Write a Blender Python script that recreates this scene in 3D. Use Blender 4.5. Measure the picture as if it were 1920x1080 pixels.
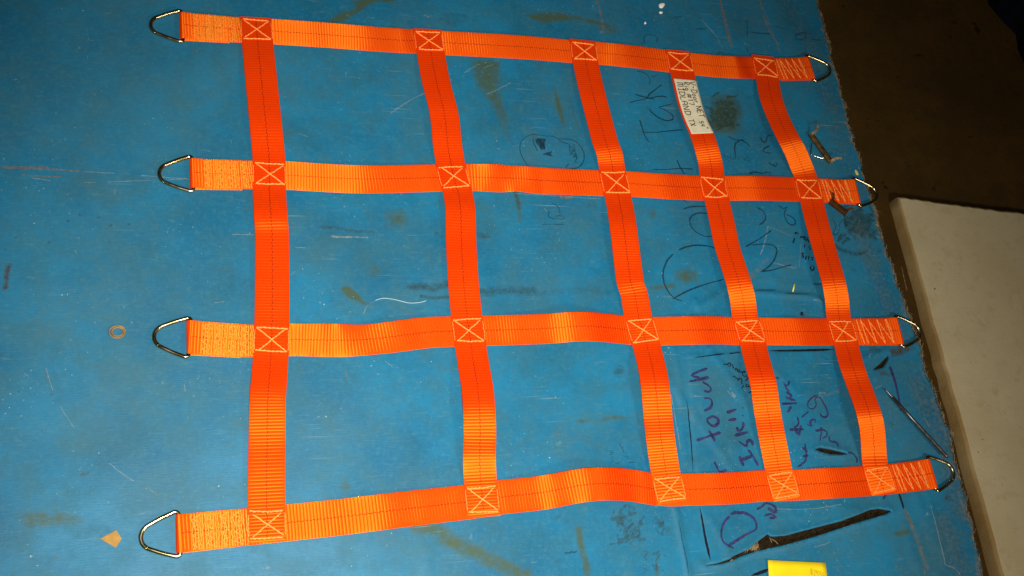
import bpy, math, random
import numpy as np
from mathutils import Vector, Matrix

for o in list(bpy.data.objects):
    bpy.data.objects.remove(o)
random.seed(7)
rng = np.random.default_rng(11)
SC = bpy.context.scene
COL = SC.collection

# ------------------------------------------------------------------ camera
# table top is the plane z = 0, metres; x runs along the long straps, y across them
CAM = np.array([-0.15607565, -1.04607741, 1.44864996])
AX = np.array([[0.94688922, -0.12682926, 0.29549137],      # right
               [-0.00527662, -0.92493556, -0.38008731],    # down
               [0.32151667, 0.35834138, -0.87648074]])     # forward
FOC = 1978.10557
cam = bpy.data.cameras.new('camera')
cam.sensor_fit = 'HORIZONTAL'
cam.sensor_width = 36.0
cam.lens = FOC / 1920 * 36.0
cam.clip_start = 0.01
cam.clip_end = 100
cam_o = bpy.data.objects.new('camera', cam)
COL.objects.link(cam_o)
m = Matrix.Identity(4)
for i in range(3):
    m[i][0] = AX[0][i]; m[i][1] = -AX[1][i]; m[i][2] = -AX[2][i]; m[i][3] = CAM[i]
cam_o.matrix_world = m
SC.camera = cam_o

# ------------------------------------------------------------------ world + lamps
w = bpy.data.worlds.new('World'); SC.world = w; w.use_nodes = True
bg = w.node_tree.nodes['Background']
bg.inputs[0].default_value = (1.0, 0.86, 0.68, 1); bg.inputs[1].default_value = 0.012

def aim(o, target):
    d = Vector(target) - o.location
    o.rotation_euler = d.to_track_quat('-Z', 'Y').to_euler()

fl = bpy.data.lights.new('phone_flash', 'SPOT')          # the phone's flash beside its lens
fl.energy = 185; fl.color = (1.0, 0.95, 0.82)
fl.spot_size = math.radians(73); fl.spot_blend = 1.0; fl.shadow_soft_size = 0.012
fl_o = bpy.data.objects.new('phone_flash', fl); COL.objects.link(fl_o)
fl_o.location = CAM + AX[0] * 0.05 + AX[1] * 0.03
aim(fl_o, (0.22, -0.62, 0))
cl = bpy.data.lights.new('ceiling_lamp', 'AREA')         # the room's own weak lamp, over the viewer's right
cl.shape = 'RECTANGLE'; cl.size = 0.6; cl.size_y = 0.25
cl.energy = 20; cl.color = (1.0, 0.88, 0.70)
cl_o = bpy.data.objects.new('ceiling_lamp', cl); COL.objects.link(cl_o)
cl_o.location = (1.35, -1.95, 1.45)
aim(cl_o, (0.6, -0.5, 0))

SC.view_settings.view_transform = 'Standard'
SC.view_settings.look = 'None'
SC.view_settings.gamma = 1
SC.view_settings.use_curve_mapping = False
SC.view_settings.exposure = 0.0

# ------------------------------------------------------------------ survey: where a measured mark lies on the table
def tb(u, v, z=0.0):
    u = np.asarray(u, float); v = np.asarray(v, float); z = np.asarray(z, float)
    d = np.stack([(u - 960) / FOC, (v - 540) / FOC, np.ones_like(u + v)], -1) @ AX
    k = (z - CAM[2]) / d[..., 2]
    return CAM + k[..., None] * d
def frm(ox, oy, sc):
    return lambda pts: [(ox + x / sc, oy + y / sc) for x, y in pts]
def plane(pts, z=0.0):
    a = np.array(pts, float)
    return tb(a[:, 0], a[:, 1], z)[:, :2]

# ------------------------------------------------------------------ helpers
def put(o, parent=None, label=None, cat=None, group=None, kind=None):
    COL.objects.link(o)
    if parent is not None: o.parent = parent
    if label: o['label'] = label
    if cat: o['category'] = cat
    if group: o['group'] = group
    if kind: o['kind'] = kind
    return o
def mesh_obj(name, verts, faces, mat, parent=None, smooth=True, **kw):
    me = bpy.data.meshes.new(name)
    me.from_pydata([tuple(map(float, v)) for v in verts], [], [tuple(map(int, f)) for f in faces])
    if smooth: me.shade_smooth()
    if mat: me.materials.append(mat)
    me.update()
    return put(bpy.data.objects.new(name, me), parent, **kw)
def empty(name, loc=(0, 0, 0), **kw):
    o = bpy.data.objects.new(name, None); o.location = loc; o.empty_display_size = 0.05
    return put(o, **kw)
def fast_mesh(name, V, Q):
    me = bpy.data.meshes.new(name)
    V = np.ascontiguousarray(V, np.float32); Q = np.ascontiguousarray(Q, np.int32)
    n = len(Q); k = Q.shape[1]
    me.vertices.add(len(V)); me.vertices.foreach_set('co', V.ravel())
    me.loops.add(n * k); me.loops.foreach_set('vertex_index', Q.ravel())
    me.polygons.add(n)
    me.polygons.foreach_set('loop_start', np.arange(0, n * k, k, dtype=np.int32))
    me.polygons.foreach_set('loop_total', np.full(n, k, np.int32))
    me.update(calc_edges=True)
    me.shade_smooth()
    return me
def catmull(P, n=8):
    P = np.asarray(P, float)
    if len(P) < 3:
        t = np.linspace(0, 1, n * (len(P) - 1) + 1)[:, None]
        return P[0] * (1 - t) + P[-1] * t
    Q = np.vstack([2 * P[0] - P[1], P, 2 * P[-1] - P[-2]])
    out = []
    for i in range(len(P) - 1):
        a, b, c, d = Q[i:i + 4]
        for t in np.linspace(0, 1, n, endpoint=False):
            out.append(0.5 * (2 * b + (c - a) * t + (2 * a - 5 * b + 4 * c - d) * t * t + (3 * b - a - 3 * c + d) * t ** 3))
    out.append(P[-1])
    return np.array(out)
def resample(P, step):
    P = np.asarray(P, float)
    s = np.r_[0, np.cumsum(np.linalg.norm(np.diff(P, axis=0), axis=1))]
    n = max(2, int(round(s[-1] / step)) + 1)
    t = np.linspace(0, s[-1], n)
    return np.stack([np.interp(t, s, P[:, i]) for i in range(P.shape[1])], 1)
class Bag:                       # several shapes collected into one mesh
    def __init__(self): self.v = []; self.f = []
    def tube(self, P, r, sides=6, closed=False, flat=1.0, caps=True):
        P = np.asarray(P, float); n = len(P); b = len(self.v)
        if closed: T = np.roll(P, -1, 0) - np.roll(P, 1, 0)
        else: T = np.gradient(P, axis=0)
        T /= np.linalg.norm(T, axis=1)[:, None] + 1e-12
        r = np.broadcast_to(np.asarray(r, float), (n,))
        up = np.array([0, 0, 1.0])
        for i in range(n):
            u = up if abs(T[i][2]) < 0.95 else np.array([1.0, 0, 0])
            s = np.cross(u, T[i]); s /= np.linalg.norm(s); q = np.cross(T[i], s)
            for k in range(sides):
                a = 2 * math.pi * k / sides
                self.v.append(P[i] + r[i] * (math.cos(a) * s + flat * math.sin(a) * q))
        for i in range(n if closed else n - 1):
            j = (i + 1) % n
            for k in range(sides):
                l = (k + 1) % sides
                self.f.append((b + i * sides + k, b + i * sides + l, b + j * sides + l, b + j * sides + k))
        if caps and not closed:
            self.f.append(tuple(b + k for k in range(sides))[::-1])
            self.f.append(tuple(b + (n - 1) * sides + k for k in range(sides)))
    def ribbon(self, P, w, z=0.0004, zf=None):
        P = np.asarray(P, float)[:, :2]; n = len(P); b = len(self.v)
        T = np.gradient(P, axis=0); T /= np.linalg.norm(T, axis=1)[:, None] + 1e-12
        S = np.stack([-T[:, 1], T[:, 0]], 1)
        w = np.broadcast_to(np.asarray(w, float), (n,))
        for i in range(n):
            for sg in (-0.5, 0.5):
                q = P[i] + S[i] * w[i] * sg
                h = zf(q[0], q[1]) if zf else 0.0
                self.v.append((q[0], q[1], z + h))
        for i in range(n - 1):
            a = b + 2 * i
            self.f.append((a, a + 2, a + 3, a + 1))
    def poly(self, P, z=0.0004, zf=None):
        b = len(self.v)
        for x, y in np.asarray(P, float)[:, :2]:
            self.v.append((x, y, z + (zf(x, y) if zf else 0)))
        self.f.append(tuple(range(b, len(self.v)))[::-1])
    def box(self, c, dx, dy, dz, R=None):
        b = len(self.v)
        for sx in (-.5, .5):
            for sy in (-.5, .5):
                for sz in (-.5, .5):
                    p = np.array([sx * dx, sy * dy, sz * dz])
                    if R is not None: p = R @ p
                    self.v.append(np.asarray(c, float) + p)
        for f in ((0, 1, 3, 2), (4, 6, 7, 5), (0, 4, 5, 1), (2, 3, 7, 6), (0, 2, 6, 4), (1, 5, 7, 3)):
            self.f.append(tuple(b + i for i in f))
    def build(self, name, mat, parent=None, smooth=True, **kw):
        return mesh_obj(name, self.v, self.f, mat, parent, smooth, **kw)

# ------------------------------------------------------------------ materials
class NT:
    def __init__(self, name):
        self.m = bpy.data.materials.new(name); self.m.use_nodes = True
        self.t = self.m.node_tree; self.t.nodes.clear()
        self.out = self.t.nodes.new('ShaderNodeOutputMaterial')
    def n(self, typ, ins=None, **props):
        nd = self.t.nodes.new(typ)
        for k, v in props.items(): setattr(nd, k, v)
        for k, v in (ins or {}).items(): self.set(nd.inputs[k], v)
        return nd
    def set(self, sock, v):
        if isinstance(v, bpy.types.NodeSocket): self.t.links.new(v, sock)
        elif isinstance(v, (tuple, list)) and len(v) == 3 and sock.type == 'RGBA': sock.default_value = (*v, 1)
        else: sock.default_value = v
    def math(self, op, a, b=0.0, c=None, clamp=False):
        nd = self.n('ShaderNodeMath', operation=op, use_clamp=clamp)
        self.set(nd.inputs[0], a); self.set(nd.inputs[1], b)
        if c is not None: self.set(nd.inputs[2], c)
        return nd.outputs[0]
    def mix(self, f, a, b):
        nd = self.n('ShaderNodeMix', data_type='RGBA')
        self.set(nd.inputs[0], f); self.set(nd.inputs[6], a); self.set(nd.inputs[7], b)
        return nd.outputs[2]
    def noise(self, vec, scale, detail=4, rough=0.55, **k):
        nd = self.n('ShaderNodeTexNoise', {'Scale': scale, 'Detail': detail, 'Roughness': rough}, **k)
        if vec is not None: self.set(nd.inputs['Vector'], vec)
        return nd.outputs[0]
    def mapr(self, v, a, b, c=0.0, d=1.0):
        nd = self.n('ShaderNodeMapRange', {'Value': v, 'From Min': a, 'From Max': b, 'To Min': c, 'To Max': d}, interpolation_type='SMOOTHSTEP')
        return nd.outputs[0]
    def scl(self, vec, s, rot=(0, 0, 0)):
        return self.n('ShaderNodeMapping', {'Vector': vec, 'Scale': s, 'Rotation': rot}).outputs[0]
    def bump(self, h, strength, dist, normal=None):
        nd = self.n('ShaderNodeBump', {'Height': h, 'Strength': strength, 'Distance': dist})
        if normal is not None: self.set(nd.inputs['Normal'], normal)
        return nd.outputs[0]
    def done(self, sh):
        self.t.links.new(sh, self.out.inputs[0]); return self.m
def simple(name, col, rough=0.6, metal=0.0, var=0.25, scale=60, bump=0.0, spec=0.5, alpha=1.0):
    t = NT(name); P = t.n('ShaderNodeTexCoord').outputs['Object']
    nz = t.noise(P, scale, 5)
    dark = tuple(c * (1 - var) for c in col); lite = tuple(min(1, c * (1 + var)) for c in col)
    base = t.mix(t.mapr(nz, .3, .7), dark, lite)
    b = t.n('ShaderNodeBsdfPrincipled', {'Base Color': base, 'Roughness': t.mapr(nz, .2, .8, rough * .8, min(1, rough * 1.15)), 'Metallic': metal, 'Specular IOR Level': spec})
    if bump: t.set(b.inputs['Normal'], t.bump(t.noise(P, scale * 4, 3), bump, 0.002))
    sh = b.outputs[0]
    if alpha < 1:
        fac = t.mapr(t.noise(P, 420, 3), .3, .62, alpha * .55, min(1, alpha * 1.15))
        tr = t.n('ShaderNodeBsdfTransparent').outputs[0]
        mx = t.n('ShaderNodeMixShader'); t.set(mx.inputs[0], fac); t.set(mx.inputs[1], tr); t.set(mx.inputs[2], sh)
        sh = mx.outputs[0]
    return t.done(sh)

def webbing_mat():
    t = NT('orange_webbing')
    uv = t.n('ShaderNodeUVMap', uv_map='UVMap').outputs[0]
    P = t.n('ShaderNodeTexCoord').outputs['Object']
    fib = t.noise(t.scl(uv, (60, 1500, 1)), 1.0, 3, .6)
    big = t.noise(P, 14, 3)
    base = t.mix(t.mapr(fib, .3, .7), (.80, .040, .0008), (.95, .056, .0014))
    base = t.mix(t.math('MULTIPLY', t.mapr(big, .4, .7), .35), base, (.80, .036, .0008))
    # fine cross grooves between the picks of the weave
    bmp = t.bump(fib, .10, .0003)
    df = t.n('ShaderNodeBsdfPrincipled', {'Base Color': base, 'Roughness': .8, 'Specular IOR Level': .03, 'Normal': bmp})
    tan = t.n('ShaderNodeTangent', direction_type='UV_MAP', uv_map='UVMap').outputs[0]
    gl = t.n('ShaderNodeBsdfAnisotropic', {'Color': (1.0, .36, .025), 'Roughness': .72, 'Anisotropy': .72, 'Rotation': 0.0, 'Tangent': tan, 'Normal': bmp})
    mx = t.n('ShaderNodeMixShader'); t.set(mx.inputs[0], .30); t.set(mx.inputs[1], df.outputs[0]); t.set(mx.inputs[2], gl.outputs[0])
    return t.done(mx.outputs[0])

def cover_mat():
    t = NT('blue_vinyl')
    P = t.n('ShaderNodeTexCoord').outputs['Object']
    A = t.n('ShaderNodeAttribute', attribute_name='stain')
    sep = t.n('ShaderNodeSeparateColor', {'Color': A.outputs['Color']})
    B = t.n('ShaderNodeAttribute', attribute_name='wear')
    sep2 = t.n('ShaderNodeSeparateColor', {'Color': B.outputs['Color']})
    n1 = t.noise(P, 4.2, 6, .6); n2 = t.noise(P, 22, 6, .65); n3 = t.noise(P, 150, 5, .65)
    weave = t.noise(t.scl(P, (60, 620, 1)), 1.0, 3, .6)
    weave2 = t.noise(t.scl(P, (700, 90, 1)), 1.0, 2, .6)
    base = t.mix(t.mapr(n1, .36, .64), (.003, .102, .222), (.006, .152, .310))
    base = t.mix(t.math('MULTIPLY', t.mapr(n2, .38, .68), .62), base, (.010, .098, .165))
    base = t.mix(t.math('MULTIPLY', t.mapr(n3, .45, .72), .42), base, (.030, .170, .260))
    wv = t.math('ADD', t.math('MULTIPLY', t.mapr(weave, .3, .7), .7), t.math('MULTIPLY', t.mapr(weave2, .3, .7), .3))
    base = t.mix(t.math('MULTIPLY', wv, .22), base, (.024, .165, .262))
    n4 = t.noise(P, 58, 8, .8)
    base = t.mix(t.math('MULTIPLY', t.mapr(n4, .52, .70), .40), base, (.045, .185, .265))
    base = t.mix(t.math('MULTIPLY', t.mapr(n4, .30, .46, 1.0, 0.0), .40), base, (.006, .072, .125))
    for rot_, sc_, am_ in ((.5, (22, 190, 1), .34), (-.85, (30, 210, 1), .28), (1.5, (26, 240, 1), .26)):
        sn = t.noise(t.scl(P, sc_, (0, 0, rot_)), 1.0, 4, .6)
        sm = t.mapr(t.noise(t.scl(P, (1, 1, 1), (0, 0, rot_)), 11, 4, .6), .46, .66)
        base = t.mix(t.math('MULTIPLY', t.math('MULTIPLY', t.mapr(sn, .60, .74), sm), am_), base, (.14, .26, .31))
    # dust rubbed into the surface, in loose clouds
    dust = t.math('MULTIPLY', t.mapr(t.noise(P, 5.5, 7, .7), .42, .72), .34)
    murk = t.math('MULTIPLY', t.mapr(t.noise(t.scl(P, (1, 1, 1), (0, 0, 1.1)), 7.5, 8, .72), .48, .74), .45)
    dust = t.math('ADD', dust, t.math('MULTIPLY', sep2.outputs[1], .6), clamp=True)
    base = t.mix(murk, base, (.010, .070, .105))
    base = t.mix(dust, base, (.050, .130, .165))
    def brk(s, lo=.28, hi=.62, sc=90):
        k = t.math('MULTIPLY', s, t.math('ADD', t.math('MULTIPLY', t.noise(P, sc, 6, .75), 2.2), -.15))
        return t.mapr(k, lo, hi)
    base = t.mix(t.math('MULTIPLY', brk(sep.outputs[0], .22, .95), .80), base, (.050, .072, .020))
    base = t.mix(t.math('MULTIPLY', brk(sep.outputs[1], .22, 1.0, 130), .85), base, (.014, .030, .028))
    base = t.mix(t.math('MULTIPLY', brk(sep2.outputs[0], .3, 1.0, 110), .8), base, (.042, .024, .011))
    base = t.mix(t.math('MULTIPLY', brk(sep.outputs[2], .55, 1.15, 260), .6), base, (.26, .34, .36))
    base = t.mix(t.math('MULTIPLY', brk(sep2.outputs[2], .45, 1.15, 150), .62), base, (.15, .125, .085))
    # specks: tiny pale nicks and dark dots
    sp = t.noise(P, 260, 2, .5); spm = t.mapr(t.noise(P, 9, 3), .45, .65)
    base = t.mix(t.math('MULTIPLY', t.math('MULTIPLY', t.mapr(sp, .70, .76), spm), .75), base, (.42, .48, .50))
    dk = t.noise(t.scl(P, (1, 1, 1), (0, 0, .7)), 210, 2, .5)
    base = t.mix(t.math('MULTIPLY', t.mapr(dk, .74, .79), .6), base, (.01, .03, .05))
    # hairline scratches
    scn = t.noise(t.scl(P, (9, 330, 1), (0, 0, .12)), 1.0, 2, .5)
    scm = t.mapr(t.noise(P, 6, 2), .5, .7)
    base = t.mix(t.math('MULTIPLY', t.math('MULTIPLY', t.mapr(scn, .64, .76), scm), .5), base, (.28, .36, .38))
    nrm = t.bump(wv, .14, .0006)
    nrm = t.bump(n2, .25, .0015, nrm)
    nrm = t.bump(n3, .15, .0006, nrm)
    rough = t.math('ADD', t.mapr(n2, .3, .7, .44, .58), t.math('MULTIPLY', sep.outputs[1], .15))
    b = t.n('ShaderNodeBsdfPrincipled', {'Base Color': base, 'Roughness': rough, 'Specular IOR Level': .30, 'Normal': nrm})
    return t.done(b.outputs[0])

def ring_mat():
    t = NT('zinc_plated_steel'); P = t.n('ShaderNodeTexCoord').outputs['Object']
    n = t.noise(P, 55, 3)
    c = t.mix(t.mapr(n, .35, .65), (.56, .40, .14), (.50, .44, .32))
    c = t.mix(t.mapr(t.noise(P, 110, 4), .58, .7), c, (.40, .26, .20))
    b = t.n('ShaderNodeBsdfPrincipled', {'Base Color': c, 'Metallic': 1.0, 'Roughness': t.mapr(n, .3, .7, .16, .30)})
    return t.done(b.outputs[0])

def floor_mat():
    t = NT('brown_floor'); P = t.n('ShaderNodeTexCoord').outputs['Object']
    n = t.noise(P, 2.5, 6, .6); g = t.noise(P, 70, 6, .75)
    c = t.mix(t.mapr(n, .3, .7), (.080, .040, .006), (.135, .070, .012))
    c = t.mix(t.math('MULTIPLY', t.mapr(t.noise(P, 9, 8, .75), .35, .7), .7), c, (.060, .035, .008))
    c = t.mix(t.math('MULTIPLY', t.mapr(g, .35, .75), .5), c, (.055, .034, .009))
    c = t.mix(t.mapr(t.noise(P, 17, 3), .68, .74), c, (.03, .018, .007))
    b = t.n('ShaderNodeBsdfPrincipled', {'Base Color': c, 'Roughness': .85, 'Specular IOR Level': .2, 'Normal': t.bump(g, .5, .006)})
    return t.done(b.outputs[0])

def foam_mat(name, a, b_, c_):
    t = NT(name); P = t.n('ShaderNodeTexCoord').outputs['Object']
    n = t.noise(P, 6, 6, .65); g = t.noise(P, 240, 3, .6)
    c = t.mix(t.mapr(n, .3, .72), a, b_)
    c = t.mix(t.math('MULTIPLY', t.mapr(t.noise(P, 28, 6, .7), .5, .72), .55), c, c_)
    c = t.mix(t.mapr(t.noise(P, 75, 2), .76, .80), c, (.16, .13, .08))
    b = t.n('ShaderNodeBsdfPrincipled', {'Base Color': c, 'Roughness': .85, 'Specular IOR Level': .2, 'Normal': t.bump(g, .5, .002)})
    return t.done(b.outputs[0])

M_web = webbing_mat()
M_cover = cover_mat()
M_ring = ring_mat()
M_floor = floor_mat()
M_foam = foam_mat('foam_face', (.78, .66, .42), (.86, .75, .50), (.66, .52, .30))
M_foam_edge = foam_mat('foam_stained_edge', (.46, .29, .11), (.62, .45, .22), (.36, .20, .07))
M_board = simple('fibre_board', (.018, .011, .004), .95, var=.6, scale=160, bump=.8, spec=.1)
M_wood = simple('wood_leg', (.17, .10, .05), .7, scale=20, bump=.2)
M_stitch = simple('pale_stitching', (.88, .30, .065), .6, var=.15, scale=300, spec=.3)
M_loop_thread = simple('loop_stitching', (.92, .28, .025), .5, var=.2, scale=400, spec=.4)
M_dark_thread = simple('dark_marker_thread', (.16, .012, .006), .8, var=.3, scale=300, spec=.1)
M_label = simple('cream_label', (.66, .61, .46), .8, var=.06, scale=90, bump=.1, spec=.15)
M_pen = simple('brown_pen', (.05, .028, .015), .7, var=.3, scale=300)
M_ink = simple('blue_black_marker', (.006, .024, .050), .55, var=.4, scale=200, alpha=.70)
M_ink_f = simple('faded_marker_fold_shade', (.008, .034, .055), .6, var=.4, scale=200, alpha=.42)  # faded ink; also the painted shade line along the raised fold
M_black = simple('black_pen', (.006, .008, .016), .5, var=.3, scale=200, alpha=.95)
M_purple = simple('purple_marker', (.026, .018, .110), .55, var=.35, scale=200, alpha=.76)
M_gap_shade = simple('cut_gap_shade', (.006, .010, .018), .9, var=.5, scale=150, spec=.1)  # near-black tone painted for the shade inside the cuts
M_scr = simple('pale_scratch', (.28, .36, .39), .7, var=.3, scale=200, alpha=.34)
M_scr_tan = simple('tan_scratch', (.20, .15, .09), .8, var=.4, scale=200, alpha=.5)
M_fray = simple('frayed_threads', (.20, .15, .085), .9, var=.4, scale=80, spec=.1)
M_fray_d = simple('dark_backing_fibre', (.030, .020, .009), .9, var=.5, scale=120, spec=.1)
M_yellow = simple('yellow_paper', (.80, .60, .006), .75, var=.05, scale=30, spec=.2)
M_pencil = simple('pencil', (.34, .22, .01), .8, var=.2, scale=300, alpha=.75)
M_steel = simple('dark_steel', (.13, .13, .13), .34, .85, var=.2, scale=120)
M_steel_b = simple('bright_wire', (.75, .74, .70), .18, 1.0, var=.1, scale=60)
M_brass = simple('tarnished_metal', (.13, .085, .035), .45, .5, var=.5, scale=90, bump=.2)
M_copper = simple('brown_glossy_metal', (.12, .05, .018), .22, .45, var=.4, scale=60)
M_card = simple('tan_cardboard', (.36, .20, .045), .8, var=.15, scale=80)
M_tan = simple('tan_rubber', (.26, .15, .045), .6, var=.3, scale=120)
M_chip = simple('white_chip', (.80, .80, .76), .6, var=.05, scale=60)
M_thread = simple('pale_thread', (.30, .46, .54), .6, var=.1, scale=60)
M_sliver = simple('yellow_sliver', (.62, .60, .10), .6, var=.2, scale=90)
M_navy = simple('navy_cloth', (.008, .011, .022), .9, var=.4, scale=40, bump=.3, spec=.1)

# ------------------------------------------------------------------ floor
g = np.linspace(-1, 1, 41)
V = [(1 + 5.5 * x, 5.5 * y, -0.85 + 0.002 * math.sin(9 * x + 5 * y)) for y in g for x in g]
F = [(j * 41 + i, j * 41 + i + 1, (j + 1) * 41 + i + 1, (j + 1) * 41 + i) for j in range(40) for i in range(40)]
mesh_obj('floor', V, F, M_floor, kind='structure', label='dark brown floor far below the table edge')

# ------------------------------------------------------------------ table: board, blue cover with its tears, stains, writing
table = empty('work_table', (0.3, -0.35, -0.85), label='large work table under a worn blue cover with writing', cat='table')
def child(o):                                   # keep world coordinates under a moved empty
    o.matrix_parent_inverse = o.parent.matrix_basis.inverted() if o.parent else Matrix.Identity(4)
    return o
X0, X1, Y0, Y1 = -1.15, 1.108, -1.55, 0.95

def axis(lo, a, b, hi, d):
    fine = np.arange(a, b + 1e-6, d)
    def grow(length):
        out = [0.0]; st = d
        while out[-1] < length: st = min(st * 1.25, .05); out.append(out[-1] + st)
        out = np.array(out[1:]); return out * (length / out[-1])
    L = a - grow(a - lo)[::-1] if a > lo else np.array([])
    H = b + grow(hi - b) if hi > b else np.array([])
    return np.concatenate([L, fine, H])
D = .003
gx = axis(X0, -.42, X1, X1, D); gx[-1] = X1
gy = axis(Y0, -1.02, .26, Y1, D)
GX, GY = np.meshgrid(gx, gy)
nx, ny = len(gx), len(gy)

fA = frm(1160, 760, 3.374); fB = frm(1180, 640, 4.154); fC = frm(1160, 540, 2.909)
fD = frm(1160, 300, 3.4286); fE = frm(1330, 250, 6.355); fF = frm(1180, 120, 4.909)
fG = frm(880, 100, 3.375); fH = frm(1080, 0, 3.84); fI = frm(1500, 600, 4.571)
fJ = frm(1380, 380, 4.5); fK = frm(1600, 780, 3.6); fL = frm(1040, 820, 4.153)
fM = frm(520, 360, 4.0); fN = frm(720, 260, 4.0); fO = frm(640, 810, 4.0)
fP = frm(0, 0, 2.0); fQ = frm(0, 540, 2.0); fR = frm(1340, 660, 12.0); fS = frm(1480, 420, 10.8)
fT = frm(240, 0, 4.0); fU = frm(720, 0, 4.0); fV = frm(1440, 200, 4.5)
fW = frm(1540, 360, 15.43); fY = frm(720, 540, 4.0)

# distances on the grid
def seg_dist(X, Y, P, closed=False):
    P = np.asarray(P)
    if closed: P = np.vstack([P, P[:1]])
    best = np.full(X.shape, 1e9); bx = np.zeros(X.shape); by = np.zeros(X.shape)
    for (ax, ay), (cx, cy) in zip(P[:-1], P[1:]):
        dx, dy = cx - ax, cy - ay; L = dx * dx + dy * dy + 1e-12
        t = np.clip(((X - ax) * dx + (Y - ay) * dy) / L, 0, 1)
        qx, qy = ax + t * dx, ay + t * dy
        d = np.hypot(X - qx, Y - qy); k = d < best
        best = np.where(k, d, best); bx = np.where(k, qx, bx); by = np.where(k, qy, by)
    return best, bx, by
def inside(X, Y, P):
    P = np.asarray(P); r = np.zeros(X.shape, bool); j = len(P) - 1
    for i in range(len(P)):
        xi, yi = P[i]; xj, yj = P[j]
        c = ((yi > Y) != (yj > Y)) & (X < (xj - xi) * (Y - yi) / (yj - yi + 1e-15) + xi)
        r ^= c; j = i
    return r
def window(P, pad):
    P = np.asarray(P)
    i0, i1 = np.searchsorted(gx, [P[:, 0].min() - pad, P[:, 0].max() + pad])
    j0, j1 = np.searchsorted(gy, [P[:, 1].min() - pad, P[:, 1].max() + pad])
    return slice(j0, j1), slice(i0, i1)
stain = np.zeros((ny, nx, 4), np.float32); wear = np.zeros((ny, nx, 4), np.float32)
def paint(arr, ch, sl, val):
    arr[sl[0], sl[1], ch] = np.maximum(arr[sl[0], sl[1], ch], val)
def blob(arr, ch, pts, soft=.006, amt=1.0):
    P = plane(pts); P = catmull(np.vstack([P, P[:1]]), 4)[:-1]; sl = window(P, soft * 3)
    X, Y = GX[sl], GY[sl]
    d, _, _ = seg_dist(X, Y, P, True); s = np.where(inside(X, Y, P), -d, d)
    paint(arr, ch, sl, amt * np.clip(.5 - s / (2 * soft), 0, 1))
def ell(arr, ch, u, v, ru, rv, rot=0, soft=.006, amt=1.0):
    a = np.linspace(0, 2 * math.pi, 15)[:-1]; c, s = math.cos(rot), math.sin(rot)
    jit = 1 + .12 * rng.standard_normal(len(a)).clip(-1.5, 1.5)
    blob(arr, ch, [(u + c * ru * math.cos(t) * j - s * rv * math.sin(t) * j, v + s * ru * math.cos(t) * j + c * rv * math.sin(t) * j) for t, j in zip(a, jit)], soft, amt)
def stroke(arr, ch, pts, w=.006, amt=1.0):
    P = catmull(plane(pts), 5); sl = window(P, w * 2.5)
    d, _, _ = seg_dist(GX[sl], GY[sl], P)
    paint(arr, ch, sl, amt * np.clip(1.2 - d / w, 0, 1))
OL, DK, PL = 0, 1, 2       # stain channels
RU, DU, TN = 0, 1, 2       # wear channels
# olive smears
blob(stain, OL, fG([(0, 30), (185, 40), (200, 180), (240, 400), (250, 520), (290, 600), (245, 545), (210, 460), (150, 370), (100, 290), (30, 190)]), .012, .85)
blob(stain, OL, fG([(528, 160), (560, 260), (600, 400), (606, 470), (575, 430), (545, 320)]), .004, .9)
stroke(stain, OL, fG([(640, 290), (665, 400), (690, 480)]), .008, .5)
blob(stain, OL, fT([(1680, 0), (1850, 0), (1800, 50), (1720, 100), (1600, 165), (1480, 175), (1590, 95), (1700, 70)]), .004)
blob(stain, OL, frm(600, 0, 3.84)([(350, -10), (540, -10), (520, 18), (430, 18), (360, 12)]), .004)
blob(stain, OL, fU([(1060, 110), (1150, 95), (1280, 88), (1380, 105), (1500, 135), (1620, 160), (1720, 200), (1600, 190), (1450, 150), (1250, 170), (1130, 150)]), .005)
ell(stain, OL, 1135, 52, 24, 14, .2, .008, .6)
blob(stain, OL, fM([(470, 725), (500, 708), (545, 715), (600, 755), (660, 825), (720, 835), (660, 850), (590, 825), (520, 790)]), .003, 1)
blob(stain, OL, fM([(620, 640), (680, 600), (710, 500), (760, 560), (840, 500), (800, 610), (690, 660)]), .006, .55)
ell(stain, OL, 742, 408, 26, 20, 0, .012, .75)
ell(stain, OL, 553, 523, 8, 14, 0, .005, .5)
stroke(stain, OL, fN([(980, 390), (1010, 480), (1015, 620)]), .008, .65)
ell(stain, OL, 425, 508, 26, 3, .02, .004, .7)
ell(stain, OL, 1288, 518, 26, 14, .3, .008, .8)
stroke(stain, OL, [(1222, 540), (1262, 536)], .008, .75)
ell(stain, OL, 1223, 400, 10, 13, 0, .006, .65)
ell(stain, OL, 1155, 784, 30, 5, -.03, .004, .95)
ell(stain, OL, 1092, 789, 17, 5, -.05, .004, .8)
stroke(stain, OL, fO([(560, 700), (700, 730), (850, 830), (1000, 900), (1200, 1000), (1380, 1080)]), .018, .85)
stroke(stain, OL, fL([(185, 720), (210, 860), (235, 950), (255, 1060)]), .009, .9)
ell(stain, OL, 90, 973, 60, 18, .05, .012, .85)
ell(stain, OL, 300, 995, 40, 9, .05, .01, .4)
ell(stain, OL, 455, 800, 40, 8, .5, .008, .55)
ell(stain, OL, 648, 912, 16, 18, .4, .008, .6)
ell(stain, OL, 1692, 999, 18, 6, -.1, .004, .9)
ell(stain, OL, 1232, 1068, 8, 26, .1, .006, .6)
ell(stain, OL, 1000, 262, 14, 14, 0, .008, .45)
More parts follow.
